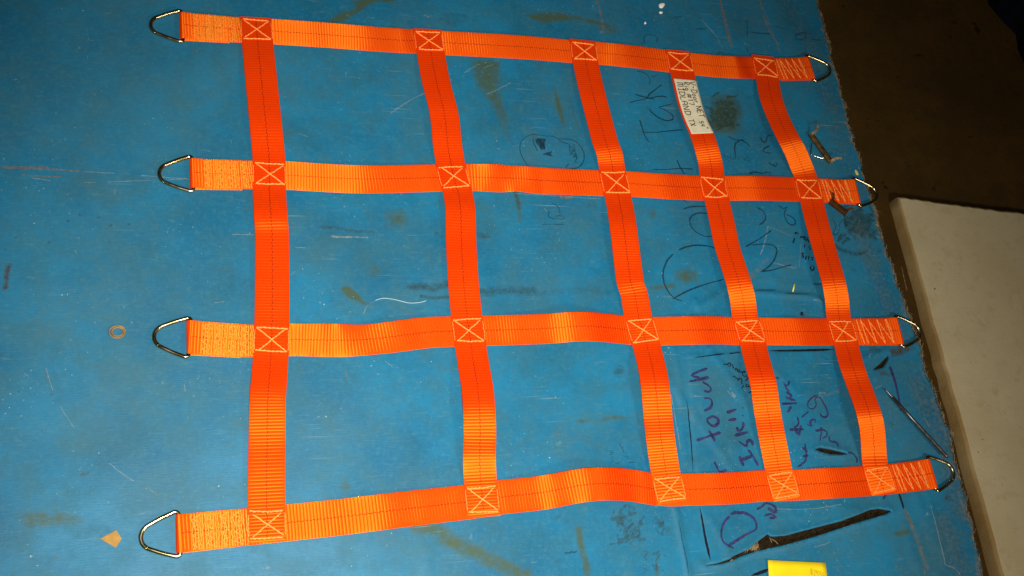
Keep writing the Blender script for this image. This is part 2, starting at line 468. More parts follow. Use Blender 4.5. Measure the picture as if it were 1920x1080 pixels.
# grime
ell(stain, OL, 1363, 215, 34, 42, -.1, .016, .9); ell(stain, DK, 1363, 215, 34, 42, -.1, .016, .75)
for k in range(26):
    a = random.uniform(0, 6.28); r = random.uniform(0, 38)
    u, v = 1363 + r * math.cos(a), 213 + r * math.sin(a) * 1.2
    stroke(stain, DK, [(u, v), (u + random.uniform(-14, 14), v + random.uniform(-10, 10)), (u + random.uniform(-22, 22), v + random.uniform(-12, 12))], .003, .9)
stroke(stain, DK, fM([(1000, 715), (1100, 710), (1180, 720), (1280, 690)]), .011, .75)
stroke(stain, DK, fM([(1080, 780), (1200, 795), (1290, 785)]), .005, .8)
stroke(stain, DK, fM([(1520, 750), (1650, 745), (1800, 740), (1920, 735)]), .014, .65)
stroke(stain, DK, fY([(760, 30), (1000, 40), (1250, 30), (1500, 15), (1700, 30)]), .014, .45)
stroke(stain, DK, fM([(320, 260), (450, 270), (560, 290), (720, 295)]), .006, .6)
ell(stain, DK, 822, 441, 12, 6, .4, .006, .7); ell(stain, DK, 905, 442, 16, 7, .3, .006, .7)
ell(stain, DK, 785, 578, 10, 5, 0, .005, .6)
ell(stain, DK, 1160, 695, 12, 16, 0, .007, .65)
stroke(stain, DK, fN([(985, 390), (995, 450), (1010, 520)]), .007, .7)
ell(stain, DK, 1110, 385, 14, 9, 0, .006, .5)
ell(stain, DK, 1045, 970, 16, 7, 0, .006, .6); ell(stain, DK, 1070, 978, 12, 6, 0, .006, .5)
for k in range(34):
    u, v = random.uniform(1155, 1200), random.uniform(952, 1015)
    stroke(stain, DK, [(u, v), (u + random.uniform(-14, 14), v + random.uniform(-12, 12)), (u + random.uniform(-20, 20), v + random.uniform(-14, 14))], .0026, .75)
for k in range(20):
    u, v = random.uniform(1232, 1256), random.uniform(972, 1005)
    stroke(stain, DK, [(u, v), (u + random.uniform(-10, 10), v + random.uniform(-8, 8))], .0028, .75)
for k in range(22):
    u, v = random.uniform(1205, 1245), random.uniform(1035, 1072)
    stroke(stain, DK, [(u, v), (u + random.uniform(-10, 10), v + random.uniform(-10, 10))], .0026, .75)
ell(stain, DK, 1610, 418, 30, 26, .6, .008, .8)
for k in range(46):
    t_ = random.random(); u = 1580 + 70 * t_ + random.uniform(-8, 8); v = random.uniform(385, 450)
    stroke(stain, DK, [(u, v), (u + random.uniform(-14, 14), v + random.uniform(-14, 14))], .004, .9)
ell(stain, DK, 1526, 230, 10, 9, 0, .008, .6); ell(stain, DK, 1575, 285, 22, 8, .3, .008, .5)
stroke(stain, DK, fS([(930, 420), (1020, 500), (1180, 560), (1320, 600), (1440, 605), (1540, 560)]), .007, .8)
for a in ((60, 890), (200, 858), (255, 828), (300, 806), (370, 815), (415, 845), (484, 842), (410, 905), (20, 935), (185, 910)):
    ell(stain, DK, a[0] / 2, a[1] / 2, 3.5, 2.6, random.random(), .0025, 1)
ell(stain, DK, 1200, 20, 160, 26, .1, .03, .32); ell(stain, DK, 1330, 60, 120, 30, .1, .03, .35)
for a in ((1265, 35, 30, 6), (1390, 40, 26, 6), (1420, 62, 40, 5), (1505, 62, 20, 8), (850, 35, 30, 16), (770, 42, 16, 8), (1130, 30, 20, 9)):
    ell(stain, DK, *a, .1, .007, .5)
for a in ((1660, 700, 12, 6), (1640, 655, 14, 7), (1700, 760, 8, 4), (1672, 795, 12, 4), (1600, 505, 10, 4), (1650, 470, 8, 5), (1665, 548, 6, 4), (1640, 560, 6, 3)):
    ell(stain, DK, *a, .4, .005, .7)
ell(stain, DK, 1480, 800, 30, 14, -.4, .012, .4)
# rust and brown marks
stroke(wear, RU, [(18, 497), (12, 515), (10, 540)], .006, .9)
ell(wear, RU, 12, 525, 5, 20, .1, .004, 1); ell(stain, DK, 14, 522, 4, 20, .1, .004, .7)
ell(wear, RU, 96, 740, 6, 5, 0, .004, .8); ell(wear, RU, 158, 889, 11, 4, -.3, .003, 1); ell(wear, RU, 128, 923, 3, 5, 0, .003, .8)
ell(wear, RU, 8, 212, 4, 3, 0, .003, .7); ell(wear, RU, 1, 731, 8, 3, 0, .003, .6)
ell(wear, RU, 1775, 933, 5, 7, 0, .004, .9); ell(wear, RU, 1690, 655, 22, 12, -.3, .006, .95)
ell(wear, RU, 1651, 700, 10, 5, 0, .004, .8); ell(wear, RU, 1656, 758, 6, 4, 0, .004, .7)
ell(wear, RU, 1610, 400, 12, 8, .4, .006, .5); ell(wear, RU, 1098, 258, 6, 12, 0, .005, .4)
ell(wear, RU, 1120, 168, 5, 5, 0, .004, .5)
# tan scuffs
for pts, wd, am in (([(1118, 0), (1126, 25), (1132, 62)], .006, .9), ([(1350, 5), (1362, 45), (1372, 86)], .009, .8), ([(1425, 0), (1440, 40), (1462, 96)], .006, .8),
                    ([(1465, 5), (1472, 36)], .004, .6), ([(1312, 25), (1330, 55), (1350, 78)], .004, .7), ([(1160, 35), (1195, 62)], .003, .7),
                    ([(1402, 530), (1420, 505), (1438, 486)], .010, .75), ([(1412, 545), (1440, 530)], .010, .55), ([(1460, 440), (1478, 490), (1487, 545)], .012, .5),
                    ([(1697, 958), (1715, 1000), (1738, 1065)], .008, .95), ([(1800, 955), (1812, 985)], .012, .9), ([(1790, 1020), (1800, 1040)], .009, .6),
                    ([(1740, 965), (1748, 1010), (1760, 1050)], .006, .5), ([(1715, 995), (1720, 1000)], .010, .7), ([(1620, 990), (1610, 1005)], .012, .5), ([(1538, 548), (1556, 556)], .004, .7),
                    ([(1405, 372), (1470, 378), (1500, 382)], .006, .6), ([(1480, 700), (1500, 770), (1495, 820)], .020, .35), ([(1518, 750), (1550, 740), (1572, 733)], .008, .7),
                    ([(1090, 640), (1170, 645)], .004, .5), ([(1690, 620), (1720, 690)], .006, .45), ([(1660, 690), (1672, 760), (1720, 860)], .010, .25)):
    stroke(wear, TN, pts, wd, am)
_ey = np.linspace(-1.05, .28, 60)
for k in range(59):
    P_ = np.array([(np.interp(_ey[k + q], gy, gy * 0 + X1) - .006, _ey[k + q]) for q in (0, 1)]); sl_ = window(P_, .03); d_, _, _ = seg_dist(GX[sl_], GY[sl_], P_)
    paint(wear, TN, sl_, random.uniform(.3, .95) * np.clip(1.2 - d_ / random.uniform(.004, .012), 0, 1))
for pts_, wd_, am_ in (([(1480, 10), (1520, 90), (1560, 200)], .05, .62), ([(1560, 240), (1610, 360)], .05, .6), ([(1610, 430), (1660, 560), (1690, 640)], .045, .66), ([(1720, 720), (1770, 860), (1800, 960)], .045, .66), ([(1770, 980), (1800, 1070)], .05, .66), ([(1180, 20), (1420, 40)], .06, .5)):
    stroke(wear, TN, pts_, wd_, am_); stroke(stain, DK, pts_, wd_, am_ * .7)
# pale scuffs
for u, v, a, b, r_ in ((1047, 832, 12, 6, -.2), (757, 462, 5, 8, 0), (745, 405, 4, 3, 0), (1620, 648, 6, 4, 0), (883, 1008, 7, 8, 0), (500, 1064, 14, 6, 0),
                       (250, 60, 0, 0, 0), (1128, 60, 5, 6, 0), (1147, 52, 4, 4, 0), (1375, 650, 4, 2.5, 0), (1377, 748, 4, 12, -.7), (985, 882, 4, 4, 0),
                       (300, 930, 14, 3, .5), (148, 112, 10, 3, 0), (560, 690, 12, 4, .2), (800, 30, 18, 4, .1), (650, 28, 10, 3, .1), (1140, 890, 6, 4, 0), (1230, 940, 6, 22, 0),
                       (1265, 865, 4, 20, .1), (850, 1000, 4, 22, 0), (790, 960, 10, 5, 0), (1016, 885, 8, 3, .3), (720, 600, 6, 3, .1), (745, 690, 8, 4, 0), (1738, 965, 6, 9, .3)):
    if a: ell(stain, PL, u, v, a, b, r_, .004, .85)
ell(wear, DU, 140, 55, 40, 34, .2, .03, .5); ell(wear, DU, 120, 830, 70, 30, .1, .03, .35); ell(wear, DU, 300, 250, 90, 40, 0, .05, .4)
ell(wear, DU, 60, 440, 60, 60, 0, .05, .4); ell(wear, DU, 640, 470, 90, 40, 0, .05, .35); ell(wear, DU, 980, 300, 60, 40, 0, .04, .25)
ell(wear, DU, 600, 760, 60, 60, 0, .05, .3); ell(wear, DU, 250, 180, 200, 130, 0, .12, .42); ell(wear, DU, 200, 620, 190, 200, 0, .15, .40); ell(wear, DU, 330, 880, 150, 110, 0, .1, .32); ell(wear, DU, 1560, 830, 30, 20, 0, .02, .3); ell(wear, DU, 700, 1040, 140, 30, 0, .05, .35)

# relief of the cover: slight unevenness, wrinkles, the let-in patch
PATCH = plane([(1290, 664), (1420, 660), (1580, 654), (1612, 660), (1640, 800), (1668, 955), (1330, 1058), (1312, 960), (1296, 800)])
RIDGES = [(fA([(355, 640), (375, 720), (400, 850), (430, 1000), (440, 1080)]), .0022, .006),
          (fC([(255, 465), (265, 380), (290, 320)]), .0018, .007), (fC([(375, 160), (395, 95), (410, 70)]), .003, .006),
          (fC([(430, 105), (520, 60), (592, 8)]), .003, .007), (fA([(480, 380), (600, 320), (700, 230)]), .0015, .012),
          (fJ([(145, 757), (400, 778), (650, 800), (730, 860)]), .0028, .006), (fC([(330, 480), (470, 640), (640, 870)]), .0012, .02),
          (fA([(990, 655), (1200, 655), (1400, 632)]), .0016, .006), (fK([(490, 500), (545, 700), (600, 960)]), .0016, .006),
          (fK([(400, 480), (470, 640), (540, 860)]), .0016, .010), (fO([(640, 880), (650, 1000), (660, 1080)]), .0006, .012),
          (fB([(300, 300), (380, 420), (520, 600), (700, 860), (800, 1020)]), .0016, .008), (fB([(620, 60), (760, 250), (860, 430)]), .0013, .007),
          (fB([(1150, 250), (1330, 420), (1480, 400)]), .0014, .009), (fB([(1250, 760), (1400, 700), (1640, 640)]), .0013, .010), (fA([(560, 700), (640, 820), (700, 960)]), .0014, .008),
          (fA([(1000, 700), (1250, 700), (1500, 660)]), .0013, .008), (fI([(560, 330), (640, 300), (760, 260)]), .0024, .006), (fJ([(300, 640), (420, 700), (640, 700)]), .0012, .010),
          (fC([(300, 330), (330, 520), (345, 760), (365, 960)]), .0011, .006), (fK([(300, 480), (340, 700), (420, 1000)]), .0013, .008)]
def relief(X, Y):
    Z = .0008 * np.sin(X * 9 + 1) * np.sin(Y * 8) + .0004 * np.sin(X * 31 + Y * 17) + .0003 * np.sin(X * 13 - Y * 41)
    d, _, _ = seg_dist(X, Y, PATCH, True)
    Z = Z + np.where(inside(X, Y, PATCH), .0012 * np.clip(d / .002, 0, 1), 0)
    for R_, (pts, amp, wd) in zip(RID, RIDGES):
        dd, _, _ = seg_dist(X, Y, R_); Z = Z + amp * np.exp(-(dd / wd) ** 2)
    return Z
RID = [catmull(plane(r_[0]), 4) for r_ in RIDGES]
CX, CY = GX.copy(), GY.copy()
# ragged right edge
edge = X1 + .004 * np.sin(gy * 7 + .5) * 1 + .0035 * np.interp(gy, np.linspace(Y0, Y1, 120), rng.standard_normal(120)) + .0012 * rng.standard_normal(ny)
edge += np.interp(gy, [-1.2, -.95, -.72, -.5, -.31, -.12, .0, .16], [.006, .006, .010, .004, -.003, -.013, -.012, -.009])
for k in range(1, 9):
    CX[:, -k] += (edge - X1) * (1 - (k - 1) / 8)
TEARS = [plane(fA([(535, 1016), (620, 1001), (700, 974), (716, 958), (810, 915), (868, 868), (938, 815), (962, 832), (1050, 826), (1200, 786), (1400, 735), (1520, 690), (1580, 664), (1640, 655), (1726, 668), (1690, 690), (1500, 745), (1250, 828), (1050, 884), (930, 910), (830, 936), (762, 960), (710, 986), (640, 1006)])),
         plane(fB([(1435, 846), (1480, 829), (1560, 842), (1640, 860), (1700, 876), (1660, 888), (1560, 884), (1480, 864)])),
         plane(fI([(625, 425), (690, 370), (770, 293), (766, 335), (722, 402), (680, 418)])),
         plane(fC([(990, 130), (1010, 125), (1012, 148), (992, 150)]))]
hole = np.zeros((ny - 1, nx - 1), bool)
fcx = (GX[:-1, :-1] + GX[1:, 1:]) / 2; fcy = (GY[:-1, :-1] + GY[1:, 1:]) / 2
for T_ in TEARS:
    sl = window(T_, .01)
    d, bx, by = seg_dist(GX[sl], GY[sl], T_, True)
    k = d < D * .72
    CX[sl] = np.where(k, bx, CX[sl]); CY[sl] = np.where(k, by, CY[sl])
    cxx = (CX[:-1, :-1] + CX[1:, 1:] + CX[1:, :-1] + CX[:-1, 1:]) / 4; cyy = (CY[:-1, :-1] + CY[1:, 1:] + CY[1:, :-1] + CY[:-1, 1:]) / 4
    s2 = (slice(sl[0].start, sl[0].stop - 1), slice(sl[1].start, sl[1].stop - 1))
    hole[s2] |= inside(cxx[s2], cyy[s2], T_)
    # lips of the cut curl up a little
CZ = relief(CX, CY)
for T_ in TEARS[:2]:
    sl = window(T_, .03); d, _, _ = seg_dist(CX[sl], CY[sl], T_, True)
    CZ[sl] += .0022 * np.exp(-(d / .007) ** 2)
V = np.stack([CX, CY, CZ], -1).reshape(-1, 3)
J, I = np.mgrid[0:ny - 1, 0:nx - 1]
Q = np.stack([J * nx + I, J * nx + I + 1, (J + 1) * nx + I + 1, (J + 1) * nx + I], -1)[~hole]
E_ = np.concatenate([Q[:, [0, 1]], Q[:, [1, 2]], Q[:, [2, 3]], Q[:, [3, 0]]])
key = np.sort(E_, 1); kk = key[:, 0].astype(np.int64) * len(V) + key[:, 1]
u_, inv, cnt = np.unique(kk, return_inverse=True, return_counts=True)
be = E_[cnt[inv] == 1]
bv = np.unique(be); low = {int(a): len(V) + i for i, a in enumerate(bv)}
V2 = V[bv] - np.array([0, 0, .0045])
skirt = np.array([(b, a, low[int(a)], low[int(b)]) for a, b in be])
me = fast_mesh('cover_sheet', np.vstack([V, V2]), np.vstack([Q, skirt]))
for nm, arr in (('stain', stain), ('wear', wear)):
    at = me.attributes.new(nm, 'FLOAT_COLOR', 'POINT')
    full = np.concatenate([arr.reshape(-1, 4), arr.reshape(-1, 4)[bv]]); full[:, 3] = 1
    at.data.foreach_set('color', full.astype(np.float32).ravel())
me.materials.append(M_cover)
cover = child(put(bpy.data.objects.new('cover_sheet', me), table, label='worn blue vinyl cover, torn and scribbled on, frayed right edge'))

def zc(x, y):
    i = min(max(np.searchsorted(gx, x) - 1, 0), nx - 2); j = min(max(np.searchsorted(gy, y) - 1, 0), ny - 2)
    return float(max(CZ[j, i], CZ[j + 1, i], CZ[j, i + 1], CZ[j + 1, i + 1]))
board = Bag()
board.box(((X0 + X1) / 2 - .004, (Y0 + Y1) / 2, -.0252), X1 - X0 - .004, Y1 - Y0, .038)
child(board.build('tabletop_board', M_board, table, False))
for lx, ly in ((X0 + .1, Y0 + .1), (X0 + .1, Y1 - .1), (X1 - .1, Y0 + .1), (X1 - .1, Y1 - .1)):
    b = Bag(); b.box((lx, ly, -.4465), .09, .09, .805); child(b.build('leg', M_wood, table, False))

def write(strokes, f, w, mat, label, name='handwriting', vary=.25, z=.0005):
    paths = []
    for s in strokes:
        P = catmull(plane(f(s) if f else s), 6)
        if len(P) < 2: continue
        paths.append(resample(P, .003))
    groups = []                       # strokes that touch make one letter, one piece
    for P in paths:
        hit = [g_ for g_ in groups if any(np.min(np.linalg.norm(P[:, None] - q[None], axis=2)) < .006 + w for q in g_)]
        new = [P]
        for g_ in hit: new += g_
        groups = [g_ for g_ in groups if not any(g_ is h_ for h_ in hit)]
        groups.append(new)
    for g_ in groups:
        b = Bag()
        for P in g_:
            n = len(P); x = np.linspace(0, 1, n)
            ww = w * (1 + vary * np.sin(x * random.uniform(2, 7) + random.random() * 6))
            cut = name == 'cut'
            ww *= np.clip(np.minimum(x, 1 - x) * (5 if cut else 10) + (.15 if cut else .5), 0, 1)
            b.ribbon(P + rng.normal(0, .00015, P.shape), ww, z, zc)
        b.build(name, mat, cover, label=label)
def child_of_cover(o):
    return o

# blue-black marker, reading upward
write([[(5, 355), (130, 325), (290, 298), (345, 308)], [(55, 280), (165, 312), (230, 325)], [(300, 190), (240, 235), (185, 280), (165, 312)]], fF, .0022, M_ink, 'letter K in dark blue marker')
write([[(178, 412), (220, 460), (280, 500), (340, 522), (390, 515), (403, 485), (370, 450), (310, 415), (265, 402), (330, 385), (398, 368)]], fF, .0022, M_ink, 'letter a in dark blue marker')
write([[(95, 515), (110, 560), (130, 620), (150, 670), (180, 715)], [(115, 628), (250, 628), (380, 615), (490, 605)]], fF, .0024, M_ink, 'capital T in dark blue marker')
write([[(220, 970), (340, 970), (470, 960), (589, 968)], [(440, 880), (470, 950), (510, 1015)]], fF, .0022, M_ink, 'letter t in dark blue marker')
write([[(60, 65), (130, 80), (175, 115), (190, 150), (183, 190)], [(200, 110), (230, 120), (250, 100)]], fF, .002, M_ink_f, 'faded letter e under the top strap')
write([[(490, 310), (490, 270), (520, 250), (580, 265), (580, 310)], [(465, 312), (500, 318)], [(1015, 400), (1020, 385), (1045, 378), (1068, 390), (1070, 405)], [(1230, 340), (1240, 380)]], fH, .002, M_ink_f, 'loops of marker above the top strap')
write([[(1265, 235), (1330, 240), (1395, 245)], [(1580, 250), (1655, 235), (1640, 280), (1590, 285), (1580, 250)], [(690, 130), (760, 120)], [(860, 210), (940, 213)], [(1430, 190), (1510, 212)], [(1230, 140), (1235, 260)], [(1700, 285), (1780, 290)]], fH, .0022, M_ink_f, 'faded scribbles near the far corner')
write([[(415, 315), (470, 300), (560, 297)], [(410, 252), (440, 275)], [(590, 345), (520, 340), (470, 360), (458, 400), (480, 445), (520, 475), (560, 490), (610, 492)]], fD, .0022, M_ink, 'letters on in dark blue marker')
write([[(385, 580), (440, 558), (510, 548), (580, 555), (635, 575)], [(350, 605), (310, 650), (285, 720), (290, 790), (320, 850), (360, 890), (410, 908)], [(345, 893), (450, 840), (560, 800), (675, 768)]], fD, .0024, M_ink, 'large capital D in dark blue marker')
write([[(890, 305), (930, 330), (945, 370), (930, 400), (905, 418)], [(1030, 292), (1060, 312), (1085, 300)], [(1080, 312), (1065, 345), (1075, 385), (1100, 415), (1130, 415), (1135, 390), (1110, 365), (1075, 350)]], fD, .0022, M_ink, 'curled letters in dark marker')
write([[(815, 558), (900, 510), (980, 455)], [(850, 548), (930, 542), (990, 550), (1015, 580), (1000, 640), (960, 690), (915, 718)], [(915, 718), (980, 710), (1050, 690), (1110, 675)]], fD, .0022, M_ink, 'figure 2 in dark marker')
write([[(1370, 380), (1395, 420), (1380, 480), (1410, 470), (1420, 410), (1450, 380), (1455, 430), (1470, 400)], [(1360, 470), (1390, 482), (1415, 465)]], fD, .0018, M_ink_f, 'faded squiggle beside the last cross strap')
write([[(230, 30), (290, 65), (340, 78), (425, 72)], [(380, 78), (320, 115), (305, 180), (315, 290)], [(380, 78), (440, 110), (490, 160)]], fE, .0022, M_ink, 'letter y in dark marker')
write([[(610, 45), (625, 85), (660, 110), (680, 80), (690, 40), (720, 22), (760, 30)], [(715, 150), (680, 170), (645, 190), (645, 215), (680, 232), (735, 235)], [(710, 345), (740, 375), (780, 395), (800, 375), (795, 350)], [(770, 400), (765, 365)]], fE, .0022, M_ink, 'letters s, c and e in dark marker')
write([[(180, 250), (195, 300), (225, 320), (250, 345)], [(205, 270), (240, 290)], [(250, 265), (252, 310), (285, 308)], [(290, 268), (290, 300), (330, 300)], [(345, 275), (350, 320)], [(370, 280), (410, 285), (420, 325)], [(430, 330), (455, 275), (490, 335), (440, 315)]], fE, .0016, M_ink_f, 'small faint capitals')
write([[(470, 482), (540, 462), (640, 475), (700, 462), (750, 482)]], fE, .0022, M_ink, 'curve of marker at the strap edge')
# black scribble words by the last cross strap
blk = [[(100, 200), (150, 175), (190, 215)], [(110, 205), (140, 195)], [(105, 280), (85, 350), (70, 380), (90, 405)], [(210, 290), (260, 250), (270, 290), (300, 240), (310, 300), (350, 270), (370, 350)],
       [(280, 300), (330, 330), (380, 320), (390, 380)], [(300, 410), (310, 440), (295, 480)], [(250, 590), (265, 640), (290, 660), (245, 685)], [(250, 595), (300, 600)], [(345, 650), (330, 690), (320, 730)],
       [(405, 640), (390, 690), (385, 740)], [(430, 690), (470, 670), (470, 730), (430, 720)], [(430, 850), (430, 920), (470, 940), (500, 900), (490, 850), (450, 840)], [(380, 450), (430, 500), (400, 520)]]
write(blk, fS, .0026, M_black, 'small black words half under the last cross strap')
write([[(170, 300), (230, 290), (270, 305), (290, 265), (330, 260), (350, 300), (310, 340), (280, 320)], [(350, 295), (390, 300), (400, 370), (430, 380)], [(445, 430), (455, 375), (480, 385), (500, 450), (540, 465), (550, 415), (510, 405), (495, 440)],
       [(550, 460), (620, 465), (680, 460), (670, 440), (620, 455), (600, 500), (650, 560), (710, 550), (690, 520)], [(670, 655), (720, 620), (710, 570), (770, 630), (830, 665)],
       [(380, 575), (430, 550), (450, 600), (490, 600), (500, 655), (535, 645), (525, 600), (580, 620), (600, 670), (580, 720), (620, 715)], [(640, 760), (590, 840)], [(680, 790), (710, 730), (760, 780), (690, 795)], [(740, 770), (800, 795)],
       [(775, 815), (830, 860), (880, 880)], [(740, 935), (800, 905), (850, 950), (860, 1030)]], fR, .0019, M_black, 'two small cursive words in black pen')
# purple marker on the let-in patch
write([[(605, 215), (540, 235), (490, 260), (485, 275), (545, 285)], [(460, 318), (540, 302), (615, 282)]], fB, .0050, M_purple, 'purple letter h lying on its side')
write([[(565, 320), (610, 345), (632, 370), (620, 395), (575, 390)], [(575, 445), (620, 450), (640, 480), (625, 520), (575, 548)]], fB, .0038, M_purple, 'purple letters u and c')
write([[(600, 600), (610, 640), (650, 665), (685, 640), (680, 605), (640, 590), (605, 605)], [(520, 775), (580, 755), (650, 730), (705, 715)], [(610, 700), (640, 745), (655, 785)]], fB, .0044, M_purple, 'purple letters o and t')
write([[(655, 940), (680, 990), (700, 1020), (750, 1005)]], fB, .0040, M_purple, 'purple apostrophe')
write([[(920, 845), (960, 900), (1000, 970)], [(860, 930), (900, 915), (950, 895)], [(850, 895), (870, 940), (885, 975)], [(845, 780), (870, 800), (905, 820), (915, 780), (950, 780), (955, 815)], [(810, 740), (860, 725), (920, 710)], [(835, 670), (840, 700), (870, 690), (885, 650), (880, 630)], [(765, 620), (830, 605)], [(755, 560), (830, 530)], [(872, 520), (884, 522)], [(874, 580), (886, 581)]], fB, .0046, M_purple, 'purple word Ishii written sideways')
write([[(1240, 310), (1225, 350), (1205, 340)], [(1195, 325), (1215, 370), (1240, 400)], [(1215, 400), (1255, 425), (1230, 452), (1215, 430)], [(1180, 490), (1240, 488), (1300, 485)], [(1240, 455), (1290, 462)], [(1255, 510), (1225, 560)], [(1130, 285), (1160, 295)]], fB, .0038, M_purple, 'purple letters beside the fourth cross strap')
write([[(1300, 590), (1312, 640), (1290, 670)], [(1240, 692), (1350, 690)], [(1280, 660), (1300, 730)], [(1330, 660), (1310, 740)], [(1360, 800), (1372, 860), (1375, 900), (1360, 940), (1310, 980)], [(1340, 830), (1385, 862)], [(1345, 900), (1390, 890)]], fB, .0040, M_purple, 'smudged purple letters')
write([[(1460, 420), (1420, 440), (1385, 480), (1390, 520), (1425, 530), (1450, 500), (1440, 450), (1475, 440), (1510, 490), (1540, 550), (1530, 590), (1495, 590), (1480, 560)], [(1335, 595), (1390, 550)]], fB, .0028, M_purple, 'looping purple letter e')
write([[(1375, 650), (1410, 665), (1400, 630), (1440, 610), (1440, 640)], [(1440, 700), (1470, 700), (1490, 680), (1480, 780)], [(1490, 690), (1530, 710), (1530, 740), (1500, 760)], [(1550, 740), (1560, 780), (1610, 790), (1620, 830)], [(1690, 870), (1740, 880), (1770, 920), (1765, 950)]], fB, .0032, M_purple, 'purple scrawl running toward the slit')
write([[(705, 690), (740, 680), (800, 685), (850, 715), (870, 760), (860, 790), (800, 820), (730, 865), (690, 890)], [(700, 700), (660, 750), (645, 810), (655, 860), (690, 890), (725, 905)]], fA, .0042, M_purple, 'large purple capital D below the bottom strap')
write([[(870, 660), (905, 640), (930, 620), (980, 640), (985, 680), (940, 650)], [(920, 700), (960, 690), (990, 710), (950, 715)], [(1670, 595), (1685, 570)]], fA, .0044, M_purple, 'purple letters below the bottom strap')
write([[(770, 395), (795, 470), (815, 530), (850, 690), (862, 780)]], fI, .0050, M_purple, 'purple line by the frayed edge')
# doodle of a face
write([[(375, 720), (345, 680), (325, 640), (318, 600), (325, 565), (350, 535), (390, 517), (430, 517), (480, 525), (530, 528), (570, 545), (620, 545), (670, 560), (705, 595), (725, 640), (722, 680), (700, 715), (665, 730), (610, 732)], [(560, 545), (590, 565), (625, 575)], [(610, 730), (618, 712), (632, 698)], [(400, 535), (410, 580), (435, 622)]], fG, .0014, M_ink, 'inked outline of a doodle', 'doodle')
b = Bag()
for pl in ([(415, 550), (430, 540), (485, 545), (475, 570), (480, 610), (450, 612), (440, 590), (425, 575)], [(460, 642), (490, 630), (525, 622), (512, 640), (528, 656), (500, 650)]):
    b.poly(plane(fG(pl)), .0016)
b.build('doodle', M_ink, cover, label='two inked patches inside the doodle')
write([[(630, 590), (660, 600), (645, 620), (670, 615), (640, 640), (680, 640), (650, 660), (685, 655), (665, 690), (690, 692)], [(630, 575), (640, 650)], [(660, 575), (680, 680)]], fG, .0016, M_ink_f, 'hatching in the doodle', 'doodle')
write([[(1240, 545), (1230, 580), (1260, 600), (1340, 605), (1335, 580), (1280, 585)], [(1250, 480), (1300, 510), (1320, 570)], [(1300, 500), (1325, 500)], [(1180, 645), (1350, 645)]], fN, .0015, M_ink_f, 'small faint scribble under the second strap')
write([[(600, 190), (590, 210)], [(640, 240), (760, 240)], [(660, 295), (790, 290)], [(650, 345), (780, 350)], [(680, 420), (800, 415)], [(690, 480), (800, 478)], [(690, 540), (800, 535)], [(960, 0), (980, 100), (1040, 130), (1060, 260), (1130, 310)], [(1080, 390), (1160, 390), (1210, 440), (1190, 490)], [(820, 590), (960, 590)], [(1180, 570), (1400, 575)]], frm(1100, 830, 15.43), .0014, M_ink_f, 'tiny faint note above the bottom strap')
write([[(70, 905), (90, 895), (110, 905), (130, 885), (150, 900), (170, 885), (165, 895), (75, 905)]], fL, .0016, M_ink_f, 'tiny dark word near the bottom')
# cuts round the patch, near-black ribbons painting the shade in the gaps
write([[(440, 450), (460, 600), (480, 800), (490, 1020)]], fB, .0014, M_gap_shade, 'knife cut left of the purple writing', 'cut')
write([[(510, 640), (530, 740), (550, 850), (578, 985)]], fA, .0030, M_gap_shade, 'open cut below the bottom strap', 'cut')
write([[(500, 130), (600, 118), (740, 100)], [(770, 100), (860, 90)]], fB, .0022, M_gap_shade, 'short cut above the purple writing', 'cut')
write([[(1075, 78), (1350, 72), (1590, 65)]], fB, .0038, M_gap_shade, 'wide dark cut under the third strap', 'cut')
write([[(1768, 555), (1785, 605), (1802, 660)]], fA, .0030, M_gap_shade, 'dark cut beside the last cross strap', 'cut')
write([[(145, 745), (340, 742)], [(400, 770), (520, 775), (615, 780)], [(640, 690), (740, 690)]], fJ, .0030, M_ink_f, 'painted shade line along a raised fold', 'cut')  # dark ribbon painting the shade where the sheet steps up
write([[(375, 720), (398, 850), (428, 1000), (438, 1080)]], fA, .0022, M_ink_f, 'dark line beside the fold', 'cut')
write([[(-5, 1090), (60, 1070), (110, 1048)]], frm(1410, 756, 3.374), .0040, M_gap_shade, 'dark cut beside the yellow note', 'cut')

